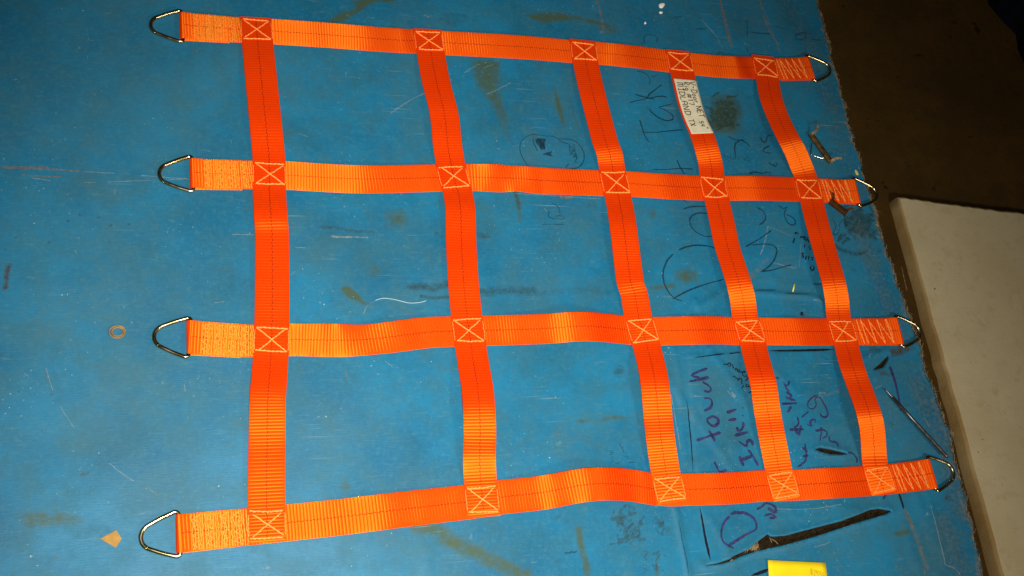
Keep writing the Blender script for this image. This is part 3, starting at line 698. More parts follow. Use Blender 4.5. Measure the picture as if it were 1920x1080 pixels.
# scratches
scr = Bag(); scr_t = Bag()
def scratch(bag, pts, w, gap=.25, step=.012):
    P = resample(catmull(plane(pts), 6), .004)
    i = 0
    while i < len(P) - 2:
        n = random.randint(3, 9)
        if random.random() > gap:
            Q_ = P[i:i + n + 1].copy(); Q_ += rng.normal(0, .0003, Q_.shape)
            if len(Q_) > 1: bag.ribbon(Q_, w * random.uniform(.5, 1.1), .0004, zc)
        i += n
for pts, w, gp in ((fD([(958, 428), (945, 500), (925, 570), (905, 620)]), .0022, .05), (fD([(958, 428), (1040, 460), (1110, 490)]), .0016, .05), (fD([(980, 658), (1060, 680), (1140, 697)]), .0018, .05),
                   (fD([(1170, 540), (1160, 690)]), .0014, .1), ([(435, 440), (477, 440)], .0016, .1), ([(622, 443), (690, 445)], .0026, .05), ([(625, 444.5), (660, 445)], .0022, 0),
                   ([(165, 323), (300, 332), (480, 345)], .0014, .4), ([(60, 335), (160, 343), (350, 335)], .0014, .5), (fN([(690, 400), (1000, 415), (1300, 430), (1640, 455)]), .0018, .15),
                   (fU([(50, 850), (200, 750), (330, 690), (520, 590), (720, 480)]), .0022, .25), (fU([(770, 710), (860, 670), (960, 615)]), .0026, .05), (fU([(160, 1050), (310, 960)]), .0018, .3),
                   (fM([(640, 920), (680, 850), (740, 815)]), .0012, .2), ([(355, 0), (340, 40)], .001, .6), ([(80, 820), (130, 790)], .001, .5), (fK([(480, 10), (520, 90)]), .0014, .2),
                   (fK([(490, 500), (540, 690), (590, 900), (615, 1000)]), .0022, .1), (fK([(615, 1005), (680, 1030), (720, 1070)]), .0018, .3), (fK([(700, 520), (740, 620)]), .0014, .3),
                   (fB([(760, 385), (800, 430), (830, 440)]), .0022, .2), (fB([(790, 400), (825, 435)]), .003, .1), (fB([(300, 300), (360, 620), (400, 870), (440, 1000)]), .0016, .6),
                   (fB([(1470, 410), (1520, 400), (1580, 385)]), .0034, .1), (fA([(990, 655), (1100, 660), (1230, 655), (1400, 630)]), .0016, .2), (fA([(1240, 895), (1300, 880), (1350, 855)]), .0024, .4),
                   ([(1315, 38), (1348, 74)], .0026, .15), ([(1160, 38), (1200, 64)], .0016, .4), (fI([(560, 370), (600, 290)]), .002, .2), (fI([(640, 590), (700, 560)]), .002, .2),
                   (fQ([(375, 630), (470, 705), (560, 755), (590, 775)]), .0014, .5), (fQ([(150, 20), (155, 150), (165, 260), (190, 360), (230, 450), (280, 525)]), .0010, .72),
                   (fQ([(520, 700), (640, 670)]), .0014, .6), (fO([(640, 880), (650, 1000), (660, 1070)]), .0022, .7), (fJ([(640, 822), (700, 832), (735, 870)]), .002, .1), (fM([(500, 60), (530, 75)]), .0016, .2)):
    scratch(scr, pts, w, gp)
for k in range(150):
    u, v = random.uniform(20, 1750), random.uniform(10, 1070)
    if u > 1500 + v * .2: continue
    a = random.choice((0.05, .1, -.45, 1.5, .8)) + random.uniform(-.3, .3); L = random.choice((5, 8, 12, 20))
    scratch(scr if random.random() < .7 else scr_t, [(u, v), (u + L * math.cos(a), v + L * math.sin(a))], random.uniform(.0006, .0014), .1)
scr.build('scratches', M_scr, cover, kind='stuff', label='pale scratches and nicks in the blue cover')
for pts, w, gp in (([(5, 315), (80, 317), (165, 323)], .0028, .1), ([(0, 322), (60, 330), (160, 334)], .0022, .35), ([(0, 312), (90, 314)], .0014, .2), ([(75, 545), (78, 640), (92, 720), (105, 755)], .0012, .7),
                   (fN([(1320, 440), (1480, 448)]), .0050, .1), ([(1040, 365), (1120, 372)], .003, .4), (fK([(350, 640), (400, 750), (450, 940), (480, 1070)]), .0045, .3), ([(1700, 545), (1690, 500)], .002, .5),
                   (fH([(150, 0), (180, 130), (200, 240)]), .0028, .2), (fH([(1320, 0), (1370, 180), (1460, 330)]), .0032, .2), (fH([(1040, 0), (1070, 170), (1110, 330)]), .0050, .2)):
    scratch(scr_t, pts, w, gp)
scr_t.build('tan_scratches', M_scr_tan, cover, kind='stuff', label='tan scrapes in the blue cover')

# frayed right edge and torn fibres
fr = Bag()
for k in range(900):
    y = random.uniform(-1.1, .3); x = np.interp(y, gy, edge)
    L = abs(random.gauss(0, .0030)) + .0010; a = random.gauss(0, .8)
    if -.34 < y < -.27: L *= 1.9
    z0 = random.uniform(-.003, .0008)
    P = [(x - .004, y, z0 + .0006), (x + L * .5 * math.cos(a), y + L * .5 * math.sin(a), z0 + random.uniform(0, .001)), (x + L * math.cos(a), y + L * math.sin(a) + random.gauss(0, .001), z0 - random.uniform(-.0015, .003))]
    fr.tube(P, (.00042, .00034, .00016), 3, caps=False)
for k in range(420):       # the worn woven hem just inside the edge
    y = random.uniform(-1.1, .3); x = np.interp(y, gy, edge) - abs(random.gauss(0, .0022))
    a = 1.57 + random.gauss(0, .35); L = random.uniform(.004, .011)
    fr.tube([(x, y, .0012), (x + L * math.cos(a), y + L * math.sin(a), .0012)], .0006, 3, caps=False)
fr.build('frayed_edge', M_fray, cover, kind='stuff', label='pale threads fraying from the cover edge')
tf = Bag()
T0 = TEARS[0]
for k in range(420):
    i = random.randrange(len(T0)); p = T0[i] + (T0[(i + 1) % len(T0)] - T0[i]) * random.random()
    q = T0.mean(0) + (p - T0.mean(0)) * random.uniform(.7, 1.0)
    dirx = T0[13] - T0[0]; dirx = dirx / np.linalg.norm(dirx)
    L = random.uniform(.004, .02); z = random.uniform(-.0048, -.0030)
    tf.tube([(q[0], q[1], z), (q[0] + dirx[0] * L + random.gauss(0, .002), q[1] + dirx[1] * L + random.gauss(0, .003), z)], .0005, 3, caps=False)
tf.build('torn_backing', M_fray_d, cover, kind='stuff', label='brown backing fibres inside the long tear')
tp = Bag()
for k in range(70):
    c = plane(fA([(845 + random.gauss(0, 22), 905 + random.gauss(0, 14))]))[0]
    a = random.gauss(1.0, .4); L = random.uniform(.004, .012)
    tp.tube([(c[0], c[1], -.003), (c[0] + L * math.cos(a), c[1] + L * math.sin(a), -.0024)], .0005, 3, caps=False)
for pts in ([(960, 845), (985, 860), (1005, 880)], [(700, 990), (715, 975), (712, 985)], [(950, 835), (965, 870)]):
    c = catmull(plane(fA(pts)), 4); tp.tube(np.c_[c, np.full(len(c), .002)], .0007, 4)
tp.build('torn_threads', M_fray, cover, kind='stuff', label='pale threads at the end of the long tear')

# ------------------------------------------------------------------ the net
net = empty('cargo_net', (0.48, -0.40, 0), label='orange webbing cargo net spread flat on the blue table', cat='net')
HW, TH, LIFT = .0246, .0009, .0013

def smooth_interp(x, cx, cz):
    cx = np.asarray(cx, float); cz = np.asarray(cz, float)
    i = np.clip(np.searchsorted(cx, x) - 1, 0, len(cx) - 2)
    t = np.clip((x - cx[i]) / (cx[i + 1] - cx[i]), 0, 1); t = t * t * (3 - 2 * t)
    return cz[i] * (1 - t) + cz[i + 1] * t
def blur(P, k, pin=True):
    if k < 2: return P
    pad = np.vstack([2 * P[:1] - P[k:0:-1], P, 2 * P[-1:] - P[-2:-k - 2:-1]])
    ker = np.ones(2 * k + 1) / (2 * k + 1)
    return np.stack([np.convolve(pad[:, i], ker, 'valid') for i in range(P.shape[1])], 1)

class Strap:
    def __init__(self, P, roll=None, B0=None, soft=0):
        P = resample(P, .00075)
        self.P = P
        T = np.gradient(P, axis=0); T /= np.linalg.norm(T, axis=1)[:, None]
        Tb = T if not soft else blur(T, soft)
        Tb = Tb / np.linalg.norm(Tb, axis=1)[:, None]
        if soft:
            Tb = .4 * Tb + .6 * np.array([0, -1.0, 0]); Tb[:, 2] = 0; Tb /= np.linalg.norm(Tb, axis=1)[:, None]
        hd = B0 - (Tb @ B0)[:, None] * Tb
        hd[:, 2] = 0; hd -= .5 * np.einsum('ij,ij->i', hd, T)[:, None] * T if soft else np.einsum('ij,ij->i', hd, T)[:, None] * T
        B = hd / np.linalg.norm(hd, axis=1)[:, None]
        N = np.cross(T, B); N /= np.linalg.norm(N, axis=1)[:, None]
        if roll is not None:
            r_ = roll(P); c, s = np.cos(r_)[:, None], np.sin(r_)[:, None]
            B, N = c * B + s * N, -s * B + c * N
        self.T, self.B, self.N = T, B, N
        self.s = np.r_[0, np.cumsum(np.linalg.norm(np.diff(P, axis=0), axis=1))]
    def pt(self, s, t, h):
        P, B, N = [np.array([np.interp(s, self.s, A[:, i]) for i in range(3)]) for A in (self.P, self.B, self.N)]
        return P + B * t + N * (TH + h)
    def s_at(self, p):
        d = np.linalg.norm(self.P[:, :2] - np.asarray(p)[:2], axis=1) + np.where(self.N[:, 2] > .3, 0, 9)
        return self.s[int(np.argmin(d))]
    def mesh(self, name, rib=.00021, pitch=.0046, seed=0):
        n = len(self.P)
        ph = 2 * math.pi * (self.s / pitch + .35 * np.sin(self.s * 37 + seed))
        r_ = np.random.default_rng(seed)
        amp = np.interp(self.s, np.linspace(0, self.s[-1], 60), r_.uniform(.75, 1.25, 60))
        tt = np.array([-1, -.985, -.93, -.8, -.6, -.4, -.2, -.05, .05, .2, .4, .6, .8, .93, .985, 1])
        rings = []; uvs = []
        ew = r_.normal(0, .00012, n)
        for side in (1, -1):
            for t in (tt if side == 1 else tt[::-3][1:-1]):
                h = TH * math.sqrt(max(0, 1 - abs(t) ** 9)) * side
                f = (1 - abs(t) ** 8)
                off = h + side * f * rib * amp * (.5 - 1.6 * np.maximum(0, np.cos(ph + t * .35)) ** 3)
                if abs(t) < .04: off = off - side * .00012
                rings.append(self.P + self.B * (t * HW + ew * (abs(t) > .9) * np.sign(t))[:, None] + self.N * off[:, None])
                uvs.append(np.stack([self.s, np.full(n, t * HW)], 1))
        k = len(rings)
        V = np.stack(rings, 1).reshape(-1, 3); UV = np.stack(uvs, 1).reshape(-1, 2)
        i, j = np.mgrid[0:n - 1, 0:k]
        Q = np.stack([i * k + j, (i + 1) * k + j, (i + 1) * k + (j + 1) % k, i * k + (j + 1) % k], -1).reshape(-1, 4)
        c0 = len(V); V = np.vstack([V, self.P[:1], self.P[-1:]]); UV = np.vstack([UV, [[0, 0]], [[self.s[-1], 0]]])
        cap = [(c0, j, (j + 1) % k, c0) for j in range(k)]
        me = fast_mesh(name, V, Q)
        lay = me.uv_layers.new(name='UVMap')
        lay.data.foreach_set('uv', UV[Q.ravel()].astype(np.float32).ravel())
        me.materials.append(M_web)
        return me
def in_net(o):
    o.matrix_parent_inverse = net.matrix_basis.inverted(); return o

def sew(strap, lines, r=.00075, h=.0005, step=.0018, jit=.00035, flat=.7, bead=.35):
    b = Bag()
    for ln in lines:
        P = resample(np.array(ln, float), step)
        P = P + rng.normal(0, jit, P.shape)
        n = len(P)
        W = np.array([strap.pt(p[0], p[1], h + .0002 * math.cos(i * 2.1)) for i, p in enumerate(P)])
        rr = r * (1 + bead * np.cos(np.arange(n) * 2.1))
        if n > 2: b.tube(W, rr, 5, flat=flat)
    return b
def marker(strap, s0, s1):
    b = Bag(); s = s0; k = 0
    while s < s1:
        L = random.uniform(.0026, .0038); t = .0007 * (1 if k % 2 else -1)
        p = [strap.pt(s, t, .00018), strap.pt(s + L * .5, t * .6, .00030), strap.pt(s + L, -t * .3, .00018)]
        b.tube(p, .00048, 4, flat=.6); s += L + random.uniform(.0010, .0022); k += 1
    return b

# measured centre lines (survey marks) and how high each strap rides above the table between its crossings, in mm
ROWS = [dict(c=[(337, 48), (400, 52), (440, 55.5), (481, 57), (510, 59), (615, 66), (715, 74), (770, 77), (803, 78.5), (832, 80.5), (970, 88), (1067, 96), (1093, 98), (1125, 100), (1195, 107), (1247, 114), (1276, 117.5), (1300, 120), (1340, 124), (1372, 126), (1410, 127), (1434, 128), (1460, 129.5), (1522, 128)],
             z=[(505, 1), (600, 5), (690, 9), (742, 5), (768, 5), (803, 1.5), (850, 3), (940, 7), (1060, 2), (1093, 1.2), (1120, 2), (1165, 8), (1245, 2), (1276, 1.2), (1300, 2), (1345, 4), (1400, 9), (1434, 4), (1460, 3)], e0=335, e1=1525, n0=481, n1=1434),
        dict(c=[(356, 325), (400, 326), (465, 327.5), (503, 328), (540, 329), (640, 335), (715, 336), (815, 333.6), (847, 333), (882, 332.5), (932, 334), (970, 335), (1020, 339), (1120, 343), (1150, 344), (1182, 345), (1242, 349), (1300, 352), (1334, 353), (1364, 353), (1422, 353), (1495, 355), (1517, 356), (1568, 358), (1608, 360)],
             z=[(525, 1), (600, 3), (690, 8), (800, 3), (847, 1.2), (880, 2), (925, 7), (945, 6), (1000, 9), (1016, 6), (1030, 7), (1110, 2), (1150, 1.2), (1185, 3), (1240, 7), (1300, 3), (1334, 1.2), (1370, 2), (1420, 8), (1490, 2.5), (1517, 1.5), (1560, 3)], e0=354, e1=1613, n0=503, n1=1517,
             roll=[(880, 0), (930, .10), (960, -.06), (1010, .05), (1030, 0)]),
        dict(c=[(350, 632), (400, 635), (472, 639), (511, 638), (547, 637), (615, 638), (665, 638), (715, 634.5), (795, 624), (845, 621.5), (882, 620.5), (910, 620), (1020, 616.6), (1082, 612), (1120, 613), (1177, 619), (1204, 621), (1229, 621), (1332, 619), (1380, 621), (1405, 621), (1428, 621), (1504, 622), (1581, 622), (1600, 622), (1676, 621), (1688, 621)],
             z=[(540, 1), (590, 5), (640, 11), (700, 9), (745, 10), (800, 6), (845, 2.5), (882, 1.2), (915, 2), (985, 6), (1020, 8), (1090, 20), (1180, 3), (1204, 1.2), (1230, 2), (1300, 8), (1375, 2), (1405, 1.2), (1430, 2), (1500, 7), (1560, 2), (1581, 1.5), (1620, 3)], e0=347, e1=1690, n0=511, n1=1581,
             roll=[(560, 0), (620, .12), (690, -.10), (760, 0)]),
        dict(c=[(330, 1001), (385, 995), (460, 988), (501, 984), (540, 980), (635, 970), (765, 954), (870, 942), (906, 937), (940, 932), (1015, 924), (1088, 910.5), (1136, 907), (1184, 910), (1218, 916), (1255, 919), (1284, 918), (1367, 915.6), (1427, 911), (1474, 910), (1492, 909.6), (1545, 906.5), (1622, 902), (1650, 900), (1670, 898), (1750, 888)],
             z=[(540, 1), (640, 3), (730, 8), (775, 5), (860, 3), (906, 1.2), (945, 3), (968, 4), (1000, 6), (1050, 14), (1120, 25), (1215, 6), (1255, 1.2), (1285, 2), (1335, 7), (1420, 2), (1474, 1.2), (1500, 2), (1530, 4), (1555, 6), (1615, 2.5), (1650, 1.5), (1690, 3)], e0=327, e1=1757, n0=501, n1=1650)]
COLS = [dict(c=[(479, 33), (481, 55), (484, 90), (490, 150), (502, 270), (505, 310), (505, 355), (508, 410), (510, 435), (510.5, 530), (510, 605), (508, 662), (505, 710), (502, 747), (501, 810), (500, 885), (500, 952), (501, 1016)],
             z=[(33, 3.0), (45, 3.4), (70, 3.4), (150, 7), (225, 9), (300, 3.4), (350, 3.4), (408, 12), (440, 7), (520, 5), (610, 3.4), (660, 3.4), (735, 13), (850, 6), (960, 3.4), (1005, 3.4), (1017, 3.0)]),
        dict(c=[(801, 55), (804, 75), (807, 95), (817, 150), (830, 200), (834.6, 225), (839, 270), (845, 307), (850, 332), (857, 355), (862, 380), (864, 410), (865, 460), (869.5, 535), (875.6, 595), (882.5, 647), (889, 690), (895, 725), (898.5, 765), (900, 810), (899, 860), (900.5, 895), (904, 935), (907.5, 969)],
             z=[(55, 3.0), (66, 3.4), (95, 3.4), (200, 12), (235, 10), (308, 3.4), (355, 3.4), (392, 9), (450, 6), (500, 7), (600, 3.4), (645, 3.4), (760, 17), (840, 10), (905, 3.4), (955, 3.4), (970, 3.0)]),
        dict(c=[(1092, 75), (1095, 95), (1097.5, 115), (1105, 150), (1114, 187), (1124, 225), (1136, 270), (1142.5, 285), (1148, 317), (1152, 340), (1158, 365), (1164, 395), (1170, 435), (1182, 530), (1188, 545), (1197, 595), (1204, 619), (1211, 643), (1224, 695), (1230, 736), (1234, 781), (1240, 832), (1248, 884), (1255, 916), (1261, 942)],
             z=[(75, 3.0), (86, 3.4), (115, 3.4), (190, 9), (275, 12), (320, 3.4), (365, 3.4), (425, 12), (520, 7), (598, 3.4), (640, 3.4), (715, 17), (800, 9), (890, 3.4), (930, 3.4), (943, 3.0)]),
        dict(c=[(1270, 95), (1274, 112), (1277, 127), (1282, 147), (1291, 185), (1303, 222), (1316, 252), (1327, 285), (1333, 310), (1335, 330), (1338, 352), (1343, 370), (1354, 417), (1363, 460), (1377, 504), (1386, 533), (1393, 562), (1397, 595), (1405, 619), (1411, 640), (1420, 677), (1432, 722), (1437.6, 763), (1447, 815), (1461, 884), (1468, 910), (1476, 936)],
             z=[(95, 3.0), (104, 3.4), (130, 3.4), (195, 8), (262, 14), (325, 3.4), (372, 3.4), (440, 8), (525, 15), (598, 3.4), (642, 3.4), (712, 17), (800, 9), (884, 3.4), (925, 3.4), (938, 3.0)]),
        dict(c=[(1430, 105), (1434, 122), (1438, 142), (1446, 185), (1460, 222), (1476, 255), (1492, 285), (1502, 310), (1511, 332), (1516, 355), (1522, 376), (1532, 417), (1548, 475), (1563, 527.5), (1569.5, 562), (1572.5, 595), (1580, 620), (1586, 643), (1598, 688), (1613, 729), (1629, 774), (1636, 808), (1640.5, 867), (1648, 895), (1658, 925)],
             z=[(105, 3.0), (114, 3.8), (142, 3.6), (200, 11), (262, 18), (334, 3.4), (378, 3.4), (440, 10), (522, 18), (598, 3.4), (645, 3.4), (700, 12), (775, 24), (868, 4), (915, 3.6), (927, 3.0)])]

def measured(c, z, axis_i, zoff=0.0, nodes=None):
    C = catmull(np.array(c, float), 14)
    k = C[:, axis_i]
    zz = smooth_interp(k, [a for a, _ in z], [b for _, b in z])
    if nodes is not None:
        d = np.abs(k[:, None] - np.asarray(nodes, float)[None]).min(1)
        cap = 1.3 + np.maximum(0, d - 24) ** 2 / 60
        zz = np.where(d < 60, np.minimum(zz, cap), zz)
    zz = zz * .001 + LIFT + zoff
    return tb(C[:, 0], C[:, 1], zz)

NODES = [[481,803,1093,1276,1434],[503,847,1151,1337,1517],[511,880,1204,1405,1581],[501,905,1255,1470,1652]]
row_straps = []; col_straps = []
ring_tpl = None
for ri, R_ in enumerate(ROWS):
    z = [(R_['e0'] - 30, 5.2), (R_['n0'] - 70, 4.2), (R_['n0'] - 34, 3.0)] + R_['z'] + [(R_['n1'] + 28, 3.0), (R_['e1'] + 30, 5.0)]
    z = sorted({a: b for a, b in z}.items())
    W = blur(resample(measured(R_['c'], z, 0, 0.0, NODES[ri]), .002), 5)
    # ends: fold round the ring bar and run back underneath
    def loop_pts(i_end, inner):
        e = W[i_end]; d = W[i_end] - W[inner]; d[2] = 0; d /= np.linalg.norm(d)
        bar = e - d * .0044; bar[2] = LIFT + .0040
        arc = [bar + d * .0037 * math.cos(a) + np.array([0, 0, .0037 * math.sin(a)]) for a in np.radians((88, 65, 40, 15, -10, -35, -60, -85))]
        under = [bar - d * x + np.array([0, 0, zz_ - bar[2]]) for x, zz_ in ((.012, LIFT + .0005), (.03, LIFT + .0003), (.07, LIFT + .0003))]
        for kk in range(len(W)):            # the top layer rises to the bar
            q = np.dot((bar - W[kk])[:2], d[:2])
            if q < .03: W[kk][2] = max(W[kk][2], W[kk][2] + (bar[2] + .0037 - W[kk][2]) * (1 - max(q, 0) / .03) ** 2 * 1.0)
        return d, bar, arc, under
    dL, barL, arcL, undL = loop_pts(0, 25)
    dR, barR, arcR, undR = loop_pts(-1, -26)
    keep = [p for p in W if np.dot((barL - p)[:2], dL[:2]) > .003 and np.dot((barR - p)[:2], dR[:2]) > .003]
    PP = np.array(undL[::-1] + arcL[::-1] + keep + arcR + undR)
    PP = catmull(PP, 3)
    roll = None
    if 'roll' in R_:
        cu = [a for a, _ in R_['roll']]; cr = [b for _, b in R_['roll']]
        xs = [tb(a, np.interp(a, [q[0] for q in R_['c']], [q[1] for q in R_['c']]))[0] for a in cu]
        roll = lambda P, xs=xs, cr=cr: smooth_interp(P[:, 0], xs, cr)
    st = Strap(PP, None, np.array([0, 1.0, 0]))
    # going out underneath the tangent points back, so the across-direction must stay fixed
    flip = st.T[:, 0] < 0
    st.N = np.cross(st.T, st.B)
    if roll is not None:
        r_ = roll(st.P); r_ = np.where(flip, 0, r_); c_, s_ = np.cos(r_)[:, None], np.sin(r_)[:, None]
        st.B, st.N = c_ * st.B + s_ * st.N, -s_ * st.B + c_ * st.N
    st.bars = (barL, dL, barR, dR)
    row_straps.append(st)
for ci, C_ in enumerate(COLS):
    W = blur(resample(measured(C_['c'], C_['z'], 1), .002), 4)
    st = Strap(W, None, np.array([1.0, 0, 0]), 40); col_straps.append(st)

names_r = ['topmost long orange strap', 'second long orange strap from the top', 'third long orange strap from the top', 'bottom long orange strap']
names_c = ['first cross strap, nearest the left rings', 'second cross strap from the left', 'third cross strap from the left', 'fourth cross strap, carrying the white label', 'last cross strap, nearest the table edge']
def ring_outline():
    r = .0028
    up = [(-.0050, .019), (-.0048, .0245), (-.0030, .0278), (.0004, .0284), (.004, .0272)]
    P = []
    cx, cr, a0 = .0256, .0167, math.radians(63)
    arc = [(cx + cr * math.cos(a), cr * math.sin(a)) for a in np.linspace(a0, -a0, 15)]
    P = [(-.0050, 0)] + up + [(.0175, .0222)] + arc + [(.0175, -.0222)] + [(x, -y) for x, y in up[::-1]]
    return np.array(P)
RO = ring_outline()
def add_ring(parent, bar, d, tilt, side):
    b = Bag()
    x = np.array([d[0], d[1], 0]); x /= np.linalg.norm(x); y = np.cross([0, 0, 1.0], x)
    P = np.vstack([RO, RO[:1]]); P = catmull(P, 4)[:-1]
    W = np.array([bar + x * (px + .0050) + y * py + np.array([0, 0, 1.0]) * tilt * (px + .005) for px, py in P])
    b.tube(W, .0030, 12, closed=True)
    return b.build('ring', M_ring, parent)
for ri, st in enumerate(row_straps):
    me = st.mesh('long_strap', seed=ri + 1)
    so = in_net(put(bpy.data.objects.new('long_strap', me), net, label=names_r[ri]))
    sL = st.s_at(st.bars[0] - st.bars[1] * .002) + .004; sR = st.s_at(st.bars[2] - st.bars[3] * .002) - .004
    marker(st, sL - .004, sR + .004).build('marker_thread', M_dark_thread, so)
    # sewn loop, left: dense zigzag rows; right: open zigzag
    R_ = ROWS[ri]
    nodeL = st.s_at(col_straps[0].P[np.argmin(np.linalg.norm(col_straps[0].P[:, :2] - tb(R_['n0'], R_['c'][3][1])[:2], axis=1))]) - .025
    a, z_ = sL + .010, nodeL - .001
    lines = []
    n = max(4, int((z_ - a) / .0032))
    for k in range(n + 1):
        s = a + (z_ - a) * k / n
        zz = [(s + random.gauss(0, .0005), t) for t in np.linspace(-.0235, .0235, 12)]
        lines.append(zz)
    sew(st, lines, .0008, .0002, .0022, .0003, .6, .25).build('loop_stitching', M_loop_thread, so, label='dense pale orange sewing on the left loop')
    lines = []
    for g0 in np.linspace(a, z_ - .016, 4):
        k = 0; ln = []
        for t in np.linspace(-.022, .022, 9):
            ln.append((g0 + (0 if k % 2 else .010) + random.gauss(0, .0008), t)); k += 1
        lines.append(ln)
    sew(st, lines, .0006, .0006, .002, .0003).build('loop_stitching', M_loop_thread, so)
    nodeR = st.s_at(tb(R_['n1'], np.interp(R_['n1'], [q[0] for q in R_['c']], [q[1] for q in R_['c']]))) + .027
    e_ = sR - .004
    L = e_ - nodeR
    lines = []
    for f_ in (.02, .13, .36, .60, .84):
        s = nodeR + L * f_
        lines.append([(s, .0222), (s + .0015, .008), (s + .0035, -.008), (s + .0055, -.0225)])
    sew(st, lines, .0010, .0004, .0022, .0003).build('loop_stitching', M_stitch, so, label='pale cross rows of sewing on the right loop')
    lines = []
    for f0, f1 in ((.13, .36), (.36, .60), (.60, .84)):
        lines.append([(nodeR + L * f0, .021), (nodeR + L * f1 + .004, -.020)])
    lines.append([(nodeR + L * .86, .022), (nodeR + L * .93, .0), (nodeR + L * .90, -.021)])
    sew(st, lines, .0007, .0005, .003, .0002).build('loop_stitching', M_stitch, so, label='thin slanting threads on the right loop')
    add_ring(so, st.bars[0], st.bars[1], -.045, -1)
    add_ring(so, st.bars[2], st.bars[3], -.045, 1)

col_objs = []
for ci, st in enumerate(col_straps):
    me = st.mesh('cross_strap', seed=ci + 20)
    so = in_net(put(bpy.data.objects.new('cross_strap', me), net, label=names_c[ci])); col_objs.append(so)
    marker(st, .004, st.s[-1] - .004).build('marker_thread', M_dark_thread, so)
    for ri, rs in enumerate(row_straps):
        # where the two centre lines cross
        dd = np.linalg.norm(st.P[:, None, :2] - rs.P[None, ::4, :2], axis=2) + np.where(rs.N[::4, 2] > .3, 0, 9)[None]
        s0 = st.s[np.unravel_index(np.argmin(dd), dd.shape)[0]]
        a, w_ = .0182 + random.uniform(-.001, .001), .0212
        j = lambda q=.0009: random.gauss(0, q)
        lo, hi = s0 - a, min(s0 + a, st.s[-1] - .004)
        lo = max(lo, .004)
        L1 = [[(lo + j(), -w_ + j()), (lo + j(.0005), 0), (lo + j(), w_ + j())], [(hi + j(), -w_ + j()), (hi + j(.0005), 0), (hi + j(), w_ + j())]]
        L2 = [[(lo + .001 + j(), -w_ + .002 + j()), (hi - .001 + j(), w_ + j())]]
        L3 = [[(lo + .002 + j(), w_ - .002 + j()), (hi - .001 + j(), -w_ + .002 + j())]]
        b = sew(st, L1, .0013, .0004, .002, .0003)
        b2 = sew(st, L2, .0011, .0006, .0028, .0002, .8, .15); b3 = sew(st, L3, .0010, .0005, .002, .0003)
        b4 = sew(st, [[(lo + .003, -.0236), (s0, -.0238), (hi - .003, -.0236)], [(lo + .003, .0236), (s0, .0238), (hi - .003, .0236)]], .00055, .0000, .002, .0003)
        for q in (b2, b3, b4):
            k = len(b.v); b.v += q.v; b.f += [tuple(i + k for i in f) for f in q.f]
        b.build('box_stitch', M_stitch, so)

# white label on the fourth cross strap
st = col_straps[3]
sa, sb = st.s_at(tb(1282, 148, .008)), st.s_at(tb(1316, 252, .014))
def strap_patch(st, s0, s1, t0, t1, h, th, bow=0.0, ns=60, ntt=10):
    V = []; 
    for lay in (h + th, h):
        for s in np.linspace(s0, s1, ns):
            for t in np.linspace(t0, t1, ntt):
                e = max(0, (abs(2 * (t - t0) / (t1 - t0) - 1) - .7) / .3)
                V.append(st.pt(s, t, lay + bow * e * e * math.sin((s - s0) * 60)))
    n = ns * ntt; F = []
    for i in range(ns - 1):
        for j in range(ntt - 1):
            a = i * ntt + j; F.append((a, a + ntt, a + ntt + 1, a + 1)); F.append((n + a, n + a + 1, n + a + ntt + 1, n + a + ntt))
    for i in range(ns - 1):
        a = i * ntt; F.append((a, n + a, n + a + ntt, a + ntt)); a += ntt - 1; F.append((a, a + ntt, n + a + ntt, n + a))
    for j in range(ntt - 1):
        F.append((j, j + 1, n + j + 1, n + j)); a = (ns - 1) * ntt + j; F.append((a, n + a, n + a + 1, a + 1))
    return V, F
V, F = strap_patch(st, sa, sb, -.0216, .0232, .0006, .0005, .0006)
lab = in_net(mesh_obj('label_tag', V, F, M_label, net, label='cream cloth label with handwritten lines'))
